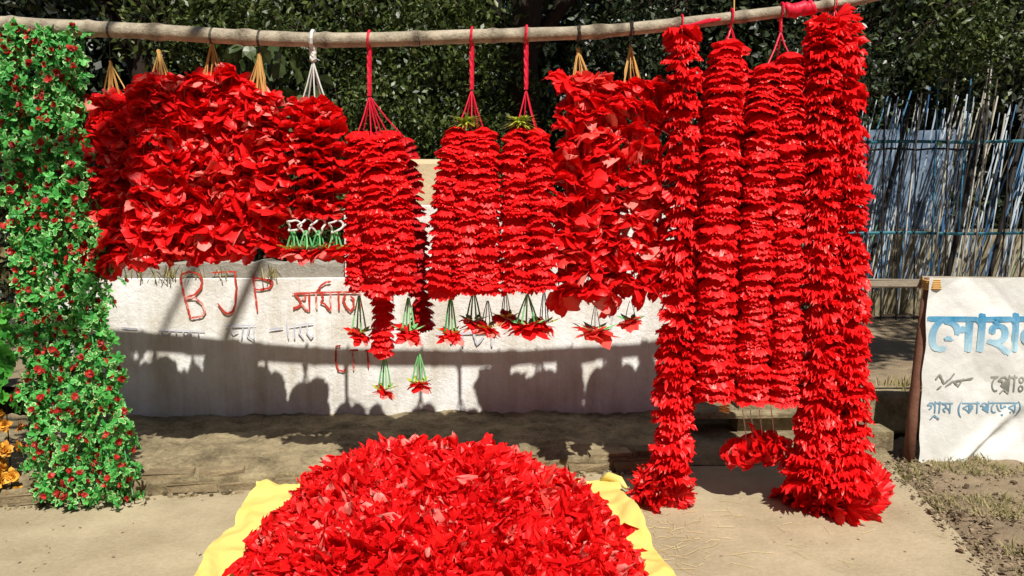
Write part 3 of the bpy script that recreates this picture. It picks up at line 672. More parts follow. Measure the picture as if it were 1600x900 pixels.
for k in range(6):
    y0 = max(pole_y(xs_top[k]) + 4, 40) + (60 if k == 5 else 30 if k == 4 else 0)
    dy = (-.03, .03, -.05, .03, -.04, .02)[k]
    pts = [P(xs_top[k] + (6 if k < 5 else -4), pole_y(xs_top[k]) + 6, PY), P(xs_top[k], y0 + 40, PY + dy), P(xs_top[k] + 12, 300, PY + dy), P(xs_top[k] * .55 + xs_bot[k] * .45 + 6, 500, PY + dy), P(xs_top[k] * .2 + xs_bot[k] * .8, 680, PY + dy - .02), P(xs_bot[k], 785 - (10 if k in (0, 5) else 0), PY + dy - .06)]
    leafy(pts, lab[k], 100 + k, pitch=.0108)
# fill strands behind, between those
for k, (xt, xb) in enumerate(((16, 78), (40, 106), (64, 135), (88, 165), (108, 194))):
    pts = [P(xt, pole_y(xt) + 8, PY + .03), P(xt + 8, 250, PY + .11), P(xt * .5 + xb * .5 + 6, 520, PY + .11), P(xb, 770, PY + .08)]
    leafy(pts, 'green ivy garland of the back row, glimpsed between the front strands of the curtain', 120 + k, pitch=.016, bl=.15)
# mixed garlands at the very edge
GR2 = [rosette('leaf_rosette', gr_, n=5, Wd=1.0, m=GREENL) for _ in range(4)]
MFL = [flower_mesh('blossom', MARI, gr_, n=8, L=1, Wd=.7, droop=(-.3, .4), layers=3, up=.3) for _ in range(4)]
PINK = mat('faded_dark_petal', (.02, .03, .010), (.16, .12, .05), rough=.6, objvar=.7)
PKF = [flower_mesh('blossom', PINK, gr_, n=7, L=1, Wd=.7, droop=(-.3, .4), layers=2, up=.3) for _ in range(4)]
def mixed(xt, xb, label, seed, dY):
    rr = random.Random(seed); Y = PY + dY
    pts = [P(xt, pole_y(xt) + 6, PY), P(xt, 200, Y), P(xt * .5 + xb * .5, 500, Y), P(xb, 785, Y - .04)]
    t = empty('mixed_garland', pts[0], label, 'garland', 'mixed flower garlands at the edge')
    q, L = catm(pts, 24); mb = MB(); mb.tube(q, .003, 5); mb.build('thread', WIRE, t)
    n = int(L / .030); pp, _ = catm(q, n); base = org(t)
    for i, p in enumerate(pp):
        f = i / n
        if f < .56 and rr.random() < .2: continue
        ang = rr.gauss(-PI / 2, 1.1); out = Vector((math.cos(ang), math.sin(ang), rr.uniform(-.2, .4))).normalized()
        me, k, nm = (PKF, 12, 'blossom') if f < .58 else (GR2, 19, 'leaf_rosette') if f < .80 else (MFL, 14, 'blossom')
        link(nm, me[rr.randrange(4)], t, p + out * M(14, Y) - base, (out.to_track_quat('Z', 'Y').to_matrix() @ Euler((rr.gauss(0, .3), rr.gauss(0, .3), rr.uniform(0, 6))).to_matrix()).to_euler(), M(k, Y) * rr.uniform(.8, 1.15))
mixed(-38, -8, 'mixed garland of dark, green and golden clusters at the outer edge of the row', 201, .02)
mixed(-18, 20, 'mixed garland with green leaves over golden marigolds touching the ivy curtain', 202, .06)
mixed(-62, -40, 'mixed garland of dark, green and golden clusters outermost on the pole', 203, .05)

# ------------------------------------------------------------------ yellow sheet and flower heap
ys = MB(); hr = random.Random(5)
c00, c10, c11, c01 = G(300, 925), G(1070, 940), G(955, 757), G(402, 768)
near = 2.0
def shp(s, t):
    yl = near + (c01.y - near) * t; yr = near + (c11.y - near) * t
    xl = c01.x + (c00.x - c01.x) * (c01.y - yl) / (c01.y - c00.y); xr = c11.x + (c10.x - c11.x) * (c11.y - yr) / (c11.y - c10.y)
    e = min(s, 1 - s)
    x = xl + (xr - xl) * s + .02 * nz(0, t * 5, 3 + (s > .5)) * (e < .1); y = yl + (yr - yl) * s + .025 * nz(s * 6, 1) * (t > .9)
    x += (.035 * nz(y, 0, 3 + (s > .5), 3.5) + .015 * nz(y, 0, 5 + (s > .5), 11)) * (e < .12)
    fx = abs(nz(x, y, 2, 3.2)); z = .008 + .055 * max(0, .22 - fx) * (1 - .3 * nz(x, y, 3, 2)) * 2 + .03 * abs(nz(x, y, 2, 5)) + .02 * abs(nz(x * 2, y * .7, 8, 6)) + .008 * abs(nz(x, y, 4, 17)) + (.05 * max(0, .5 + nz(x, y, 5, 4)) * max(0, 1 - (1 - s) / .12)) + .02 * max(0, 1 - s / .06)
    return (x, y, z)
so = sheet('yellow_sheet', shp, lin(0, 1, 110), lin(0, 1, 110), YELM, kind=None)
tag(so, 'wrinkled pale yellow plastic sheet spread on the pavement under the flower heap', 'sheet')
b = MB(); f = G(958, 762); b.tube([f + Vector((-.06, .04, .03)), f + Vector((-.02, .02, .055)), f + Vector((.03, -.03, .05)), f + Vector((.06, -.09, .03))], [.012, .026, .024, .008], 10)
o = b.build('sheet_fold', YELM, so, smooth=True)
HX, HY, RX, RY, HH = -.305, 3.16, .67, .70, .325
hp = empty('flower_heap', (HX, HY, 0), 'large heap of loose red cloth flowers piled on the yellow sheet', 'flower heap')
def hz(x, y):
    dx, dy = (x - HX) / RX, (y - HY) / RY; r = (abs(dx) ** 2.3 + abs(dy) ** 2.3) ** (1 / 2.3)
    r *= 1 + .16 * nz(x, y, 6, 2.2)
    return HH * max(0, 1 - r ** 2.6) ** .8 + (.085 * nz(x, y, 2, 3) + .03 * nz(x, y, 7, 8)) * (r < 1), r
mb = MB(); nx = 60; xs = lin(HX - RX * 1.1, HX + RX * 1.1, nx); yy = lin(HY - RY * 1.1, HY + RY * 1.1, nx)
mb.add([(x, y, .025 + max(-.02, hz(x, y)[0] - .03)) for y in yy for x in xs], [(j * nx + i, j * nx + i + 1, (j + 1) * nx + i + 1, (j + 1) * nx + i) for j in range(nx - 1) for i in range(nx - 1) if hz(xs[i], yy[j])[1] < 1.02], .3)
mb.build('heap_core', DRED, hp)
cands = []
while len(cands) < 1250:
    x, y = hr.uniform(HX - RX * 1.12, HX + RX * 1.12), hr.uniform(HY - RY * 1.12, HY + RY * 1.12); z, r = hz(x, y)
    if r > 1.02 and hr.random() < min(1, (r - 1.02) * 14): continue
    if r > 1.09: continue
    e = .02; n = Vector((hz(x - e, y)[0] - hz(x + e, y)[0], hz(x, y - e)[0] - hz(x, y + e)[0], 2 * e)).normalized()
    n = (n + Vector((hr.gauss(0, .45), hr.gauss(0, .45), hr.gauss(0, .3)))).normalized()
    cands.append((Vector((x, y, z + .028 + hr.uniform(-.012, .03))), n, r))
vis = sorted(cands, key=lambda c: (0 if c[0].y > 2.62 else 5) + (0 if c[0].y < HY + .45 or hz(c[0].x, c[0].y)[0] > .25 else 1) + hr.random() * .5)
inst, rest = vis[:300], vis[300:]
def frot(n, rr): return n.to_track_quat('Z', 'Y').to_matrix() @ Matrix.Rotation(rr.uniform(0, 6.28), 3, 'Z')
for p, n, r in inst: link('flower', HEAP[hr.randrange(len(HEAP))], hp, p - org(hp), frot(n, hr).to_euler(), hr.uniform(.75, 1.15))
def joined(lst, name, parent, meshes, m):
    """many copies of small meshes baked into one"""
    V, Fq, Tn, base = [], [], [], 0; src = []
    for me in meshes:
        v = np.empty(len(me.vertices) * 3); me.vertices.foreach_get('co', v); f = np.array([tuple(p.vertices) for p in me.polygons]); t = np.empty(len(me.vertices)); me.attributes['tone'].data.foreach_get('value', t); src.append((v.reshape(-1, 3), f, t))
    for p, n, r in lst:
        v, f, t = src[hr.randrange(len(src))]; R = np.array(frot(n, hr)) * hr.uniform(.75, 1.15)
        V.append(v @ R.T + np.array(p)); Fq.append(f + base); Tn.append(np.clip(t + (hr.uniform(-.2, .15) if True else 0), 0, 1)); base += len(v)
    me = bpy.data.meshes.new(name); o0 = np.array(org(parent))
    me.from_pydata((np.vstack(V) - o0).tolist(), [], np.vstack(Fq).tolist()); me.materials.append(m)
    a = me.attributes.new('tone', 'FLOAT', 'POINT'); a.data.foreach_set('value', np.concatenate(Tn)); me.update()
    o = link(name, me, parent); o['kind'] = 'stuff'; return o
joined(rest, 'packed_flowers', hp, HEAP[:8], RED)

# ------------------------------------------------------------------ banner
BY = 4.62
bn = empty('cloth_banner', G(1435, 725), 'creased white cloth banner with blue Bengali lettering stretched between posts', 'banner')
bx0, bx1 = P(1438, 560, BY).x, P(1438, 560, BY).x + 1.7
zt, zb = P(1500, 432, BY).z, P(1500, 764, BY).z
def bn_off(x, z):
    s = (x - bx0) / (bx1 - bx0); t = (z - zb) / (zt - zb)
    d = .012 * nz(x, z, 1, 2.2) + .008 * nz(x * 1.3, z * .5, 5, 6)
    dd = (s - .05) - (t - .02) * .72                       # diagonal crease rising from the lower corner
    d += .042 * abs(nz(x, z, 9, 2.1)) + .012 * abs(nz(x * 1.6 + z, z - x * .4, 12, 3)) + .003 * abs(nz(x, z, 15, 11))
    d += .05 * math.exp(-(dd / .035) ** 2) * max(0, min(1, (.42 - t) * 6)) - .045 * math.exp(-((dd - .05) / .045) ** 2) * max(0, min(1, (.42 - t) * 6))
    d += .03 * max(0, .12 - t) / .12 * nz(x * 3, 2) + .012 * math.sin(s * 30 + t * 6) * max(0, t - .8)
    return d
def bn_pt(x, z, off=0.): return Vector((x, BY - .03 - bn_off(x, z) - off, z))
def cl(x01, t):
    zz = zb + (zt - zb) * t; x = bx0 + (bx1 - bx0) * x01
    x += (1 - x01) * (.03 * (1 - t) ** 2 * 0 + (P(1450, 432, BY).x - bx0) * t * .25 + .012 * nz(0, t * 8))
    if t > .95: zz += .018 * nz(x * 5, 0) - .02 * x01
    if t < .04: zz += .02 * nz(x * 6, 3) - .03 * x01
    return bn_pt(x, zz)
cloth = sheet('banner_cloth', cl, lin(0, 1, 190), lin(0, 1, 140), CLOTHM, kind=None, parent=bn)
def text_mesh(body, box, m, name, bold=.006):
    c = bpy.data.curves.new('lettering', 'FONT'); c.body = body; c.resolution_u = 3
    t = bpy.data.objects.new('lettering', c); COL.objects.link(t); bpy.context.view_layer.update()
    me = bpy.data.meshes.new_from_object(t.evaluated_get(bpy.context.evaluated_depsgraph_get()))
    bpy.data.objects.remove(t); bpy.data.curves.remove(c)
    bm = bmesh.new(); bm.from_mesh(me); bpy.data.meshes.remove(me)
    bmesh.ops.triangulate(bm, faces=bm.faces[:]); bmesh.ops.subdivide_edges(bm, edges=[e for e in bm.edges if e.calc_length() > .12], cuts=2, use_grid_fill=False)
    bmesh.ops.triangulate(bm, faces=bm.faces[:])
    X = [v.co.x for v in bm.verts]; Z = [v.co.y for v in bm.verts]; a, b_, c_, d_ = min(X), max(X), min(Z), max(Z)
    p0, p1 = P(box[0], box[3], BY), P(box[2], box[1], BY); mb = MB(); vs, ts = [], []
    for v in bm.verts:
        u, q = (v.co.x - a) / (b_ - a), (v.co.y - c_) / (d_ - c_)
        x = p0.x + (p1.x - p0.x) * u; z = p0.z + (p1.z - p0.z) * q; vs.append(bn_pt(x, z, .0022)); ts.append(q)
    fcs = [tuple(l.index for l in f.verts) for f in bm.faces]; bm.free(); wpx = bold * (p1.x - p0.x)
    for q, (ox, oz) in enumerate(((0, 0), (-1, 0), (1, 0), (-.5, .35), (.5, -.35))):
        mb.add([(v[0] + ox * wpx, v[1] - .0002 * q, v[2] + oz * wpx) for v in vs], fcs, ts)
    return mb.build(name, m, cloth)
BIGINK = mat('blue_print_ink', (.45, .66, .76), (.02, .22, .42), rough=.8, nscale=9, namt=.5, fine=.25)
def pp_(px, py, off): q = P(px, py, BY); return bn_pt(q.x, q.z, off)
text_mesh('\u09c7\u09b8\u09be\u09b9\u09be\u09a8', (1443, 488, 1632, 552), BIGINK, 'printed_word', .016)
text_mesh('\u09c7\u09aa\u09be\u0983-', (1541, 583, 1604, 610), GREYINK, 'printed_word', .002)
text_mesh('\u0997\u09be\u09ae (\u0995\u09be\u09aa\u09c7\u09dc\u09b0) \u09ab\u09c1', (1442, 624, 1622, 650), BLUEINK, 'printed_word', .0008)
def bstrokes(lst, wd, m, name):
    mb = MB()
    for i, s in enumerate(lst): ribbon(mb, s, wd, .006 + .0005 * i, .5, surf=pp_)
    mb.build(name, m, cloth)
bstrokes([[(1556, 612), (1562, 606), (1570, 612)]], 2.2, GREYINK, 'printed_stroke')
bstrokes([[(1448, 652), (1454, 646), (1462, 652)]], 2.2, BLUEINK, 'printed_stroke')
bstrokes([[(1456, 590), (1462, 582), (1468, 596), (1478, 588), (1484, 580)], [(1470, 600), (1482, 592), (1490, 600), (1498, 588)], [(1484, 592), (1500, 590), (1514, 588)], [(1458, 604), (1464, 600)]], 2.6, GREYINK, 'printed_scribble')
bstrokes([[(1596, 474), (1600, 462), (1608, 476)]], 2.4, GREYINK, 'printed_stroke')
mb = MB(); a, b_ = G(1424, 722), P(1452, 440, BY)
mb.tube([Vector((a.x, BY, -.06)), Vector((a.x + .01, BY, .3)), Vector((a.x + .035, BY + .01, .7)), Vector((b_.x, BY + .01, b_.z + .02))], [.034, .030, .027, .024], 10); mb.build('post', WOODM, bn, smooth=True)
mb = MB(); mb.tube([Vector((bx1 - .02, BY, -.06)), Vector((bx1 - .02, BY + .01, zt + .02))], [.05, .04], 10); mb.build('post', WOODM, bn, smooth=True)
mb = MB(); a, b_ = P(1356, 447, BY + .09), P(1440, 437, BY + .09); mb.box((a + b_) / 2 + Vector((.02, 0, 0)), ((b_ - a).length + .1, .05, .045), .0, jit=.006); mb.build('cross_bar', PLANKM, bn)
mb = MB(); mb.tube([P(1440, 436, BY + .05), P(1440, 436, BY + .05) + Vector((1.7, 0, -.02))], .018, 8); mb.build('cross_bar', PLANKM, bn)
mb = MB()
for k in range(5): mb.tube([Vector((b_.x + .02, BY + .01, zt - .02 - .012 * k)) + Vector((.05 * math.cos(t), .05 * math.sin(t), .004 * math.sin(3 * t))) for t in lin(0, 2 * PI, 11)], .006, 5, tone=.6)
mb.build('lashing', RAFF, bn)

# ------------------------------------------------------------------ fence and leaning sticks on the right
FY = 7.85
fe = empty('iron_fence', P(1400, 500, FY), 'thin iron fence with teal rails and upright bars behind the banner', 'fence')
for py0, py1, r, m in ((222, 221, .02, RAILM), (364, 365, .02, RAILM), (496, 498, .018, RUSTM)):
    mb = MB(); mb.tube([P(1270 + 30 * k, py0 + (py1 - py0) * k / 14 + .8 * math.sin(k), FY) for k in range(15)], r * .8, 6); mb.build('rail', m, fe)
mb = MB(); mb.tube([P(1345 + 22 * k, 233 + 1.2 * math.sin(k * 2), FY + .03) for k in range(9)], .01, 6); mb.build('rail', RUSTM, fe)
pk = random.Random(9)
bars = [(1357, 150, 1352, 500, RUSTM, 2.4), (1383, 140, 1376, 500, RUSTM, 2.4), (1409, 150, 1400, 500, RUSTM, 2.2), (1497, 82, 1452, 470, PICKW, 3), (1519, 102, 1498, 360, PICKB, 2.6), (1466, 120, 1452, 500, PICKB, 2.4), (1546, 92, 1500, 430, PICKW, 2.4), (1440, 145, 1403, 490, PICKW, 2.4),
        (1563, -60, 1520, 440, PICKW, 2.6), (1585, 90, 1560, 500, RUSTM, 2.2), (1300, 140, 1296, 500, RUSTM, 2.2), (1325, 140, 1322, 500, RUSTM, 2.2), (1610, 100, 1590, 500, RUSTM, 2.2), (1640, 100, 1625, 500, PICKW, 2.2), (1480, 120, 1476, 500, RUSTM, 2.), (1433, 130, 1428, 500, RUSTM, 2.)]
for x0, y0, x1, y1, m, wpx in bars:
    mb = MB(); mb.tube([P(x0, y0, FY - .03), P((x0 + x1) / 2 + pk.uniform(-1.5, 1.5), (y0 + y1) / 2, FY - .03), P(x1, y1, FY - .03)], M(wpx * .55, FY), 6); mb.build('bar', m, fe)
GS = 'slender sticks leaning behind the fence'
slabs = ['pale blue slender strip leaning among the sticks behind the fence', 'deep blue slender strip leaning among the sticks behind the fence', 'split bamboo stick leaning among the strips behind the fence', 'dark old stick leaning among the strips behind the fence', 'green slender strip leaning among the sticks behind the fence']
for k in range(115):
    t = k / 114; xb = 1290 + 350 * t + pk.uniform(-7, 7); lean = pk.uniform(20, 95) if xb < 1500 else pk.uniform(30, 120)
    yt = pk.uniform(150, 215) if pk.random() < .8 else pk.uniform(120, 160); yb = pk.uniform(430, 470)
    kind = pk.choices(range(5), (6, 3, 2.5, .6, .8) if xb < 1500 else (3, 3, 2.5, 2, 1.2))[0]
    yy_ = FY + pk.uniform(.15, .45); mb = MB()
    mb.tube([P(xb, yb, yy_ - .05), P(xb + lean * .5 + pk.uniform(-4, 4), (yb + yt) / 2, yy_ + .05), P(xb + lean, yt, yy_ + .12)], [M(pk.uniform(.6, 1.35), FY)] * 3, 5, tone=pk.random())
    o = mb.build('leaning_stick', STK[kind]); tag(o, slabs[kind], 'stick', GS)
for x0, y0, x1, y1, wpx, lb in ((1422, 165, 1362, 402, 5.5, 'thick dark pole leaning between the pale strips nearest the red garland'), (1545, 150, 1478, 445, 7, 'thick dark pole leaning across the middle of the stick rack'), (1598, 200, 1545, 440, 6, 'thick dark pole leaning beside the frayed sticks near the picture edge')):
    mb = MB(); mb.tube([P(x1, y1, FY + .1), P((x0 + x1) / 2, (y0 + y1) / 2, FY + .13), P(x0, y0, FY + .2)], M(wpx * .6, FY), 8); o = mb.build('leaning_pole', RUSTM); tag(o, lb, 'pole')
tp = sheet('tarpaulin', lambda x, z: (x, 8.75 + .05 * math.sin(x * 9) + .03 * nz(x, z, 1, 3), z), lin(2.9, 4.75, 50), lin(1.15, 2.28, 16), TARPM, kind=None); tag(tp, 'weathered blue grey tarpaulin hung behind the leaning sticks', 'tarpaulin')
tp = sheet('straw_screen', lambda x, z: (x, 8.68 + .04 * math.sin(x * 14) + .03 * nz(x, z, 1, 3), z), lin(2.9, 8, 90), lin(.22, 1.22, 14), STRAWM2, kind=None); tag(tp, 'pale straw screen standing below the tarpaulin behind the sticks', 'screen')

# ------------------------------------------------------------------ vegetation
nr = np.random.default_rng(4)
def leaf_cloud(name, C, size, m, parent=None, aspect=.5, seed=0, flat=0., kind=None, loc=None):
    """one folded leaf (4 points, 2 triangles) at every point of C"""
    g_ = np.random.default_rng(seed); N = len(C)
    d = g_.normal(size=(N, 3)); d[:, 2] -= .5; d /= np.linalg.norm(d, axis=1)[:, None]
    u = g_.normal(size=(N, 3)); u[:, 2] += 1.2; s = np.cross(d, u); s /= np.linalg.norm(s, axis=1)[:, None] + 1e-9; n = np.cross(s, d)
    L = size * g_.uniform(.6, 1.3, (N, 1)); Wd = L * aspect * .5; f = g_.uniform(-.1, .35, (N, 1)) * Wd
    A = C - d * L * .5; B = C + s * Wd + n * f; D = C + d * L * .5; E = C - s * Wd + n * f
    o0 = np.array(org(parent)) if parent else np.zeros(3)
    V = np.stack([A, B, D, E], 1).reshape(-1, 3) - o0; k = np.arange(N)[:, None] * 4
    Fc = np.vstack([k + np.array([[0, 1, 2]]), k + np.array([[0, 2, 3]])])
    me = bpy.data.meshes.new(name); me.vertices.add(len(V)); me.vertices.foreach_set('co', V.ravel())
    me.loops.add(len(Fc) * 3); me.loops.foreach_set('vertex_index', Fc.ravel().astype(np.int32))
    me.polygons.add(len(Fc)); me.polygons.foreach_set('loop_start', np.arange(len(Fc), dtype=np.int32) * 3); me.polygons.foreach_set('loop_total', np.full(len(Fc), 3, np.int32))
    me.update(calc_edges=True); me.validate()
    a = me.attributes.new('tone', 'FLOAT', 'POINT'); a.data.foreach_set('value', np.repeat(g_.uniform(0, 1, N), 4)); me.materials.append(m)
    o = link(name, me, parent)
    if kind: o['kind'] = kind
    return o
def clumps(c, rad, ncl, n, seed, sig=.115, shell=.35):
    g_ = np.random.default_rng(seed); v = g_.normal(size=(ncl, 3)); v /= np.linalg.norm(v, axis=1)[:, None]
    v *= g_.uniform(shell, 1, (ncl, 1)); rad = np.array(rad); cc = np.array(c) + v * rad
    ix = g_.integers(0, ncl, n); return cc[ix] + g_.normal(size=(n, 3)) * rad.mean() * sig * g_.uniform(.5, 1.3, (n, 1))
def bush(c, rad, n, size, m, label, seed, name='bush', cat='bush', group='bushes behind the wall', aspect=.5):
    b = empty(name, (c[0], c[1], .28), label, cat, group); rr = random.Random(seed)
    mb = MB()
    for k in range(7):
        e = Vector(c) + Vector((rr.gauss(0, rad[0] * .5), rr.gauss(0, rad[1] * .5), rad[2] * rr.uniform(.0, .8)))
        mb.tube([(c[0] + rr.gauss(0, .06), c[1] + rr.gauss(0, .06), .2), Vector((c[0], c[1], .28)).lerp(e, .55) + Vector((rr.gauss(0, .05), 0, .05)), e], [.022, .014, .005], 6)
    mb.build('stem', BARK, b)
    pts = clumps(c, rad, int(40 + n / 260), n, seed); pts[:, 2] = np.maximum(pts[:, 2], .3)
    leaf_cloud('crown', pts, size, m, b, aspect, seed + 1)
    return b
bush((-1.15, 6.5, 1.55), (.8, .55, 1.2), 20000, .048, LF1, 'small-leaved bush with mottled sunlight above the white cord bunch', 301)
bush((-.35, 6.6, 1.55), (.8, .55, 1.25), 22000, .046, LF1, 'dense rounded bush with pale specks behind the red twisted cord', 302)
bush((1.0, 6.8, 1.5), (.75, .55, 1.15), 14000, .050, LF2, 'darker bush behind the loose flowers next to the tree trunk', 303)
bush((1.75, 6.4, 1.5), (.5, .4, .8), 4500, .055, LF1, 'yellowish green bush behind the single long garland', 304)
bush((-2.0, 7.3, 1.3), (.8, .6, 1.2), 6000, .08, LF2, 'dark bush behind the golden raffia hangers', 305)
bush((-3.6, 7.0, 1.2), (1.0, .7, 1.3), 6000, .09, LF2, 'very dark bush in shade behind the green curtain', 306)
bush((2.3, 7.0, 1.2), (.5, .4, .9), 4000, .07, LF2, 'dark bush beside the iron fence behind the tight long garlands', 307)
bush((.35, 7.4, 1.6), (.7, .5, 1.2), 5000, .08, LF2, 'dark tall bush standing behind the tree trunk', 308)
# broad-leaved shrub: its leaves are parts
bs = empty('broad_leaf_shrub', (-2.1, 6.3, .3), 'shrub with broad pale green leaves under the pole behind the raffia hangers', 'shrub')
lv = []
for k in range(3):
    mb = MB(); r_ = random.Random(400 + k); out = [(0, 0), (.15, .28), (.4, .42), (.7, .3), (1, 0), (.7, -.3), (.4, -.42), (.15, -.28)]
    mb.add([(x, y, .12 * abs(y) - .25 * x * x) for x, y in out] + [(.45, 0, -.04)], [(i, (i + 1) % 8, 8) for i in range(8)], [.5 + .2 * k] * 9); lv.append(mb.mesh('leaf', LF3))
sr = random.Random(41); mb = MB(); tips = []
for k in range(14):
    e = Vector((sr.uniform(-3.3, -1.25), 6.3 + sr.uniform(-.3, .3), sr.uniform(1.6, 2.75))); s0 = Vector((-2.1 + sr.gauss(0, .3), 6.35, .28)); md = s0.lerp(e, .6) + Vector((0, 0, .15))
    mb.tube([s0, md, e], [.014, .01, .004], 5); tips.append((s0, md, e))
mb.build('stem', BARK, bs)
for k in range(270):
    s0, md, e = tips[k % 14]; t = sr.uniform(.15, 1.05); p = md.lerp(e, t) + Vector((sr.gauss(0, .07), sr.gauss(0, .06), sr.gauss(0, .07)))
    link('leaf', lv[k % 3], bs, p - org(bs), (sr.gauss(0, .5), sr.uniform(.2, 1.2), sr.uniform(0, 6.28)), sr.uniform(.09, .15))
# pinkish dry leaf patch
def tree(x, y, r0, h, label, seed, crown, n, size, m, lean=0., shell=.3, fork=1.6):
    t = empty('tree', (x, y, .28), label, 'tree', 'trees behind the wall'); rr = random.Random(seed); mb = MB()
    path = [Vector((x + lean * k / 8 * h + .05 * math.sin(k * 1.3 + seed), y + .04 * math.cos(k * 1.7), .15 + (h - .15) * k / 8)) for k in range(9)]
    mb.tube(path, [r0 * (1.25 if k == 0 else 1 - .5 * k / 8) for k in range(9)], 12, tones=[rr.uniform(.3, .7) for _ in range(9)])
    top = path[-1]
    for k in range(7):
        s0 = path[5 + k % 4]; a = rr.uniform(0, 6.28); e = Vector(crown[0]) + Vector((math.cos(a) * crown[1][0] * .7, math.sin(a) * crown[1][1] * .7, rr.uniform(-.3, .6) * crown[1][2]))
        mb.tube([s0, s0.lerp(e, .4) + Vector((0, 0, .25)), e], [r0 * .4, r0 * .25, r0 * .07], 7, tone=rr.random())
    mb.build('trunk', BARK, t, smooth=True)
    leaf_cloud('crown', clumps(crown[0], crown[1], int(n / 220), n, seed, .13, shell), size, m, t, .5, seed)
    return t
tree(.08, 6.75, .19, 4.2, 'thick dark tree trunk rising behind the red cord bunches with shady crown', 501, ((.3, 7.6, 4.9), (2.4, 1.3, 1.5)), 22000, .12, LF2, lean=.02)
tree(-3.4, 7.6, .16, 4.0, 'shady tree at the back above the green curtain', 502, ((-3.4, 7.9, 4.7), (2.3, 1.3, 1.6)), 20000, .12, LF2)
tree(3.6, 9.3, .17, 4.0, 'shady tree with foliage drooping over the fence and leaning sticks', 503, ((3.8, 10.0, 4.4), (2.5, 1.2, 1.55)), 22000, .12, LF2)
# drooping branches that come into view at the top
for k, (cx, cy, cz, rx, rz, n, m, lb) in enumerate((
        (4.1, 7.3, 2.95, 1.0, .42, 3600, LF1, 'leafy bough hanging over the leaning sticks at the upper corner'),
        (2.75, 7.1, 2.75, .55, .5, 2400, LF2, 'leafy bough hanging behind the broad double garland'),
        (-2.2, 6.6, 2.95, 1.1, .35, 5000, LF1, 'leafy bough above the pole over the raffia hangers'),
        (-.7, 6.7, 2.85, .9, .35, 5200, LF1, 'leafy bough above the pole over the white cord'),
        (1.1, 6.9, 2.85, .9, .4, 2800, LF2, 'leafy bough above the pole next to the trunk'))):
    b = empty('hanging_bough', (cx, cy, cz + .5), lb, 'branch', 'leafy boughs at the top'); rr = random.Random(600 + k); mb = MB()
    for q in range(6): mb.tube([(cx + rr.uniform(-.2, .2), cy + .2, cz + .9), (cx + rr.uniform(-.5, .5) * rx, cy + .1, cz + .35), (cx + rr.uniform(-1, 1) * rx, cy + rr.uniform(-.2, .2), cz - .1)], [.02, .013, .004], 5)
    mb.build('twig', BARK, b)
    leaf_cloud('foliage', clumps((cx, cy, cz), (rx, .4, rz), 30, n, 620 + k, .28, .2), .065, m, b, .45, 640 + k)
# unseen trees added across the road, sized to keep sky light off the wall
for k, x in enumerate((-11, -6., -1.2, 3.6, 8.6)):
    yk = -7.6 - .6 * (k % 2)
    tree(x, yk, .2, 5.5, 'unseen tall leafy tree added across the road to block sky light', 520 + k, ((x, yk, 5.4), (3.0, 1.8, 4.6)), 13000, .3, LF2)
# a roadside tree whose thin limbs reach over the pavement; their soft shadows cross the wall and the garlands
ot = empty('overhanging_tree', (-5.2, .3, 0), 'roadside tree beyond the green curtain with thin limbs reaching over the pavement', 'tree')
def up_sun(p, d): return p - SUN * d
mb = MB(); crotch = Vector((-5.0, .5, 4.6))
mb.tube([(-5.2, .3, -.1), (-5.15, .35, 1.5), (-5.05, .45, 3.2), crotch], [.2, .17, .15, .12], 10)
l1 = [up_sun(W(300, 660), 7.6), up_sun(W(330, 590), 7.3), up_sun(W(362, 505), 7.0), up_sun(W(400, 420), 6.8)]
l2 = [up_sun(P(120, 520, 3.9), 6.6), up_sun(P(165, 380, 3.9), 6.5), up_sun(P(196, 270, 3.9), 6.4), up_sun(P(225, 170, 3.9), 6.3)]
l3 = [up_sun(W(225, 600), 7.4), up_sun(W(262, 500), 7.2), up_sun(W(300, 420), 7.)]
for l, r in ((l1, .034), (l2, .036), (l3, .022)):
    mb.tube([crotch, crotch.lerp(l[0], .5) + Vector((0, 0, .4))] + l + [l[-1] + (l[-1] - l[-2]) * 1.2], [.08, .05] + [r] * len(l) + [r * .4], 7)
mb.build('trunk', BARK, ot, smooth=True)
c_ = up_sun(P(196, 232, 3.9), 6.4)
leaf_cloud('crown', np.vstack([clumps(c_, (.16, .16, .22), 6, 130, 71, .4, .1), clumps((-5.0, .2, 6.4), (2.6, 2.6, 2.2), 60, 12000, 72, .15, .3)]), .11, LF2, ot, .5, 73)  # the large upper clump is unseen, added to block sky light
rt = empty('overhanging_tree', (5.4, 3.3, 0), 'unseen tree added beyond the banner so its crown shades the bare earth bank', 'tree')
mb = MB(); mb.tube([(5.4, 3.3, -.1), (5.35, 3.35, 1.6), (5.2, 3.5, 3.4), (4.6, 3.8, 4.4), (3.7, 4.0, 4.7)], [.18, .15, .12, .07, .02], 9); mb.build('trunk', BARK, rt, smooth=True)
leaf_cloud('crown', np.vstack([clumps((3.65, 3.75, 4.8), (1.0, .75, .5), 40, 10000, 81, .26, .1), clumps((6.6, 2.6, 5.8), (2.2, 2.2, 1.8), 50, 9000, 82, .15, .3)]), .12, LF2, rt, .5, 83)  # unseen crown added to shade the bank; its outer clump blocks sky light
bo = empty('hanging_bough', (.9, 6.2, 4.2), 'unseen leafy bough added high above the pole to shade the dark trunk', 'branch', 'leafy boughs at the top')
mb = MB(); mb.tube([(.3, 7.2, 4.6), (.5, 6.6, 4.3), (.55, 5.8, 3.9)], [.03, .02, .006], 6); mb.build('twig', BARK, bo)
leaf_cloud('foliage', clumps((.55, 5.75, 3.95), (.55, .5, .42), 26, 2600, 74, .28, .2), .1, LF2, bo, .45, 75)  # out-of-view foliage, added to keep sun off the trunk
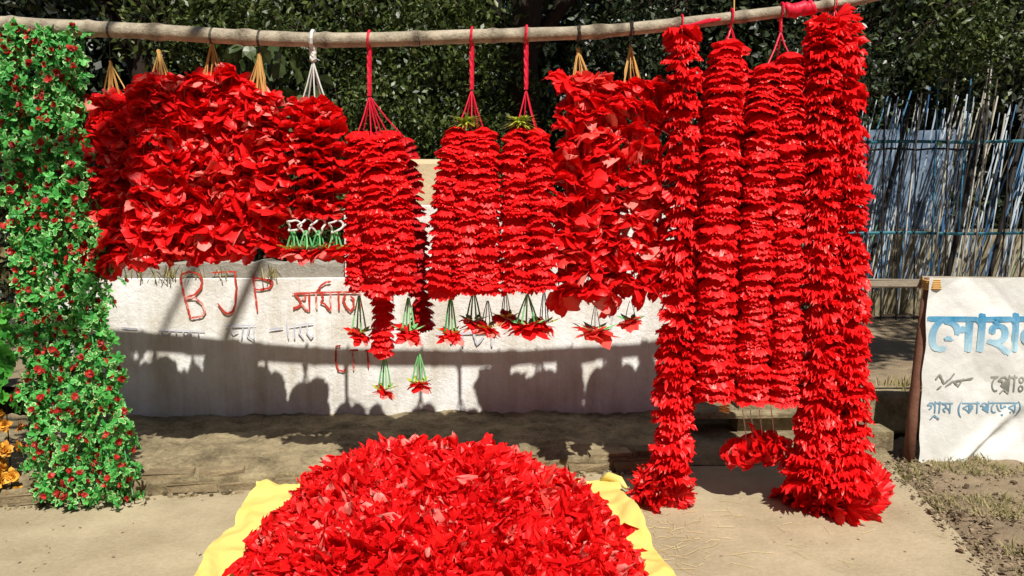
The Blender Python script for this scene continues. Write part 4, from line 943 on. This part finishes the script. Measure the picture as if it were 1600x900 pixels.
# far wood that closes the view
DARKW = mat('shaded_wood_leaf', (.004, .008, .004), (.018, .026, .010), rough=.5, spec=.3)  # deep woodland shade is put into this near-black leaf colour
g_ = np.random.default_rng(8); N = 120000
Cw = np.stack([g_.uniform(-11, 12, N), g_.uniform(11.6, 13.8, N), g_.uniform(.2, 7.2, N)], 1)
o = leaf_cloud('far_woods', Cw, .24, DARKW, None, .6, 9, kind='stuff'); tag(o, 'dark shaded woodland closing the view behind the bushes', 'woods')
K = 420; kc = np.stack([g_.uniform(-9.5, 10.5, K), g_.uniform(9.2, 11, K), g_.uniform(.4, 4.6, K)], 1); ix = g_.integers(0, K, 70000)
Cm = kc[ix] + g_.normal(size=(70000, 3)) * g_.uniform(.10, .26, (K, 1))[ix]
o = leaf_cloud('undergrowth', Cm, .11, LF2, None, .55, 10, kind='stuff'); tag(o, 'tangled leafy undergrowth in clumps in front of the dark woodland', 'undergrowth')

# ------------------------------------------------------------------ ground litter
mb = MB(); gr = random.Random(15)
for _ in range(2600):
    y = gr.uniform(2.6, 4.9); x = pave_edge(min(y, 4.7)) + abs(gr.gauss(0, .5)) - .04
    z = -.03 + .045 * min(1, max(0, (x - pave_edge(min(y, 4.7))) * 4)); blades(mb, (x, y, z), 3, .038, .02, gr, 2.2, .0026, (0, .8)) if nz(x, y, 31, 3.5) > -.05 + .25 * gr.random() else None
o = mb.build('dry_grass', GRASSM); tag(o, 'dry grass growing on the soil beside the pavement', 'grass', kind='stuff')
mb = MB()
for _ in range(1300):
    y = gr.uniform(2.7, 4.8); x = pave_edge(min(y, 4.7)) + abs(gr.gauss(0, .45)) - .06; s = gr.uniform(.004, .013) * (1.8 if gr.random() < .06 else 1)
    mb.box((x, y, .012 + s * .2), (s * gr.uniform(1, 1.6), s, s * .7), gr.uniform(0, 3), jit=s * .15, tone=gr.random(), rr=gr)
o = mb.build('gravel', SOILM); tag(o, 'loose clods and gravel on the soil verge', 'gravel', kind='stuff')
mb = MB()
for _ in range(80):
    p = G(gr.gauss(1045, 45), gr.gauss(835, 35), .006); a = gr.gauss(.2, .8); L = gr.uniform(.03, .12)
    d = Vector((math.cos(a), math.sin(a), 0)) * L; mb.tube([p, p + d * .5 + Vector((0, 0, .004)) + Vector((-d.y, d.x, 0)) * gr.uniform(-.2, .2), p + d], .0009, 4, tone=gr.random())
bits = MB()
for _ in range(70):
    p = G(gr.uniform(0, 1500), gr.uniform(775, 898), .004)
    if p.x < pave_edge(min(4.7, p.y)) and not (-1.3 < p.x < .75): bits.box(p, (gr.uniform(.003, .014), gr.uniform(.002, .006), .0025), gr.uniform(0, 3), jit=.0008, tone=gr.uniform(.4, 1.4), rr=gr)
o_ = bits.build('dirt_specks', SOILM); tag(o_, 'dark specks of dirt and leaf crumbs on the pavement', 'litter', kind='stuff')
for _ in range(30):
    p = G(gr.uniform(1000, 1350), gr.uniform(790, 890), .006); a = gr.uniform(0, 3); d = Vector((math.cos(a), math.sin(a), 0)) * gr.uniform(.02, .1); mb.tube([p, p + d], .0009, 4, tone=gr.random())
o = mb.build('straw_litter', STRAWM); tag(o, 'bits of straw scattered on the pavement beside the yellow sheet', 'straw', kind='stuff')
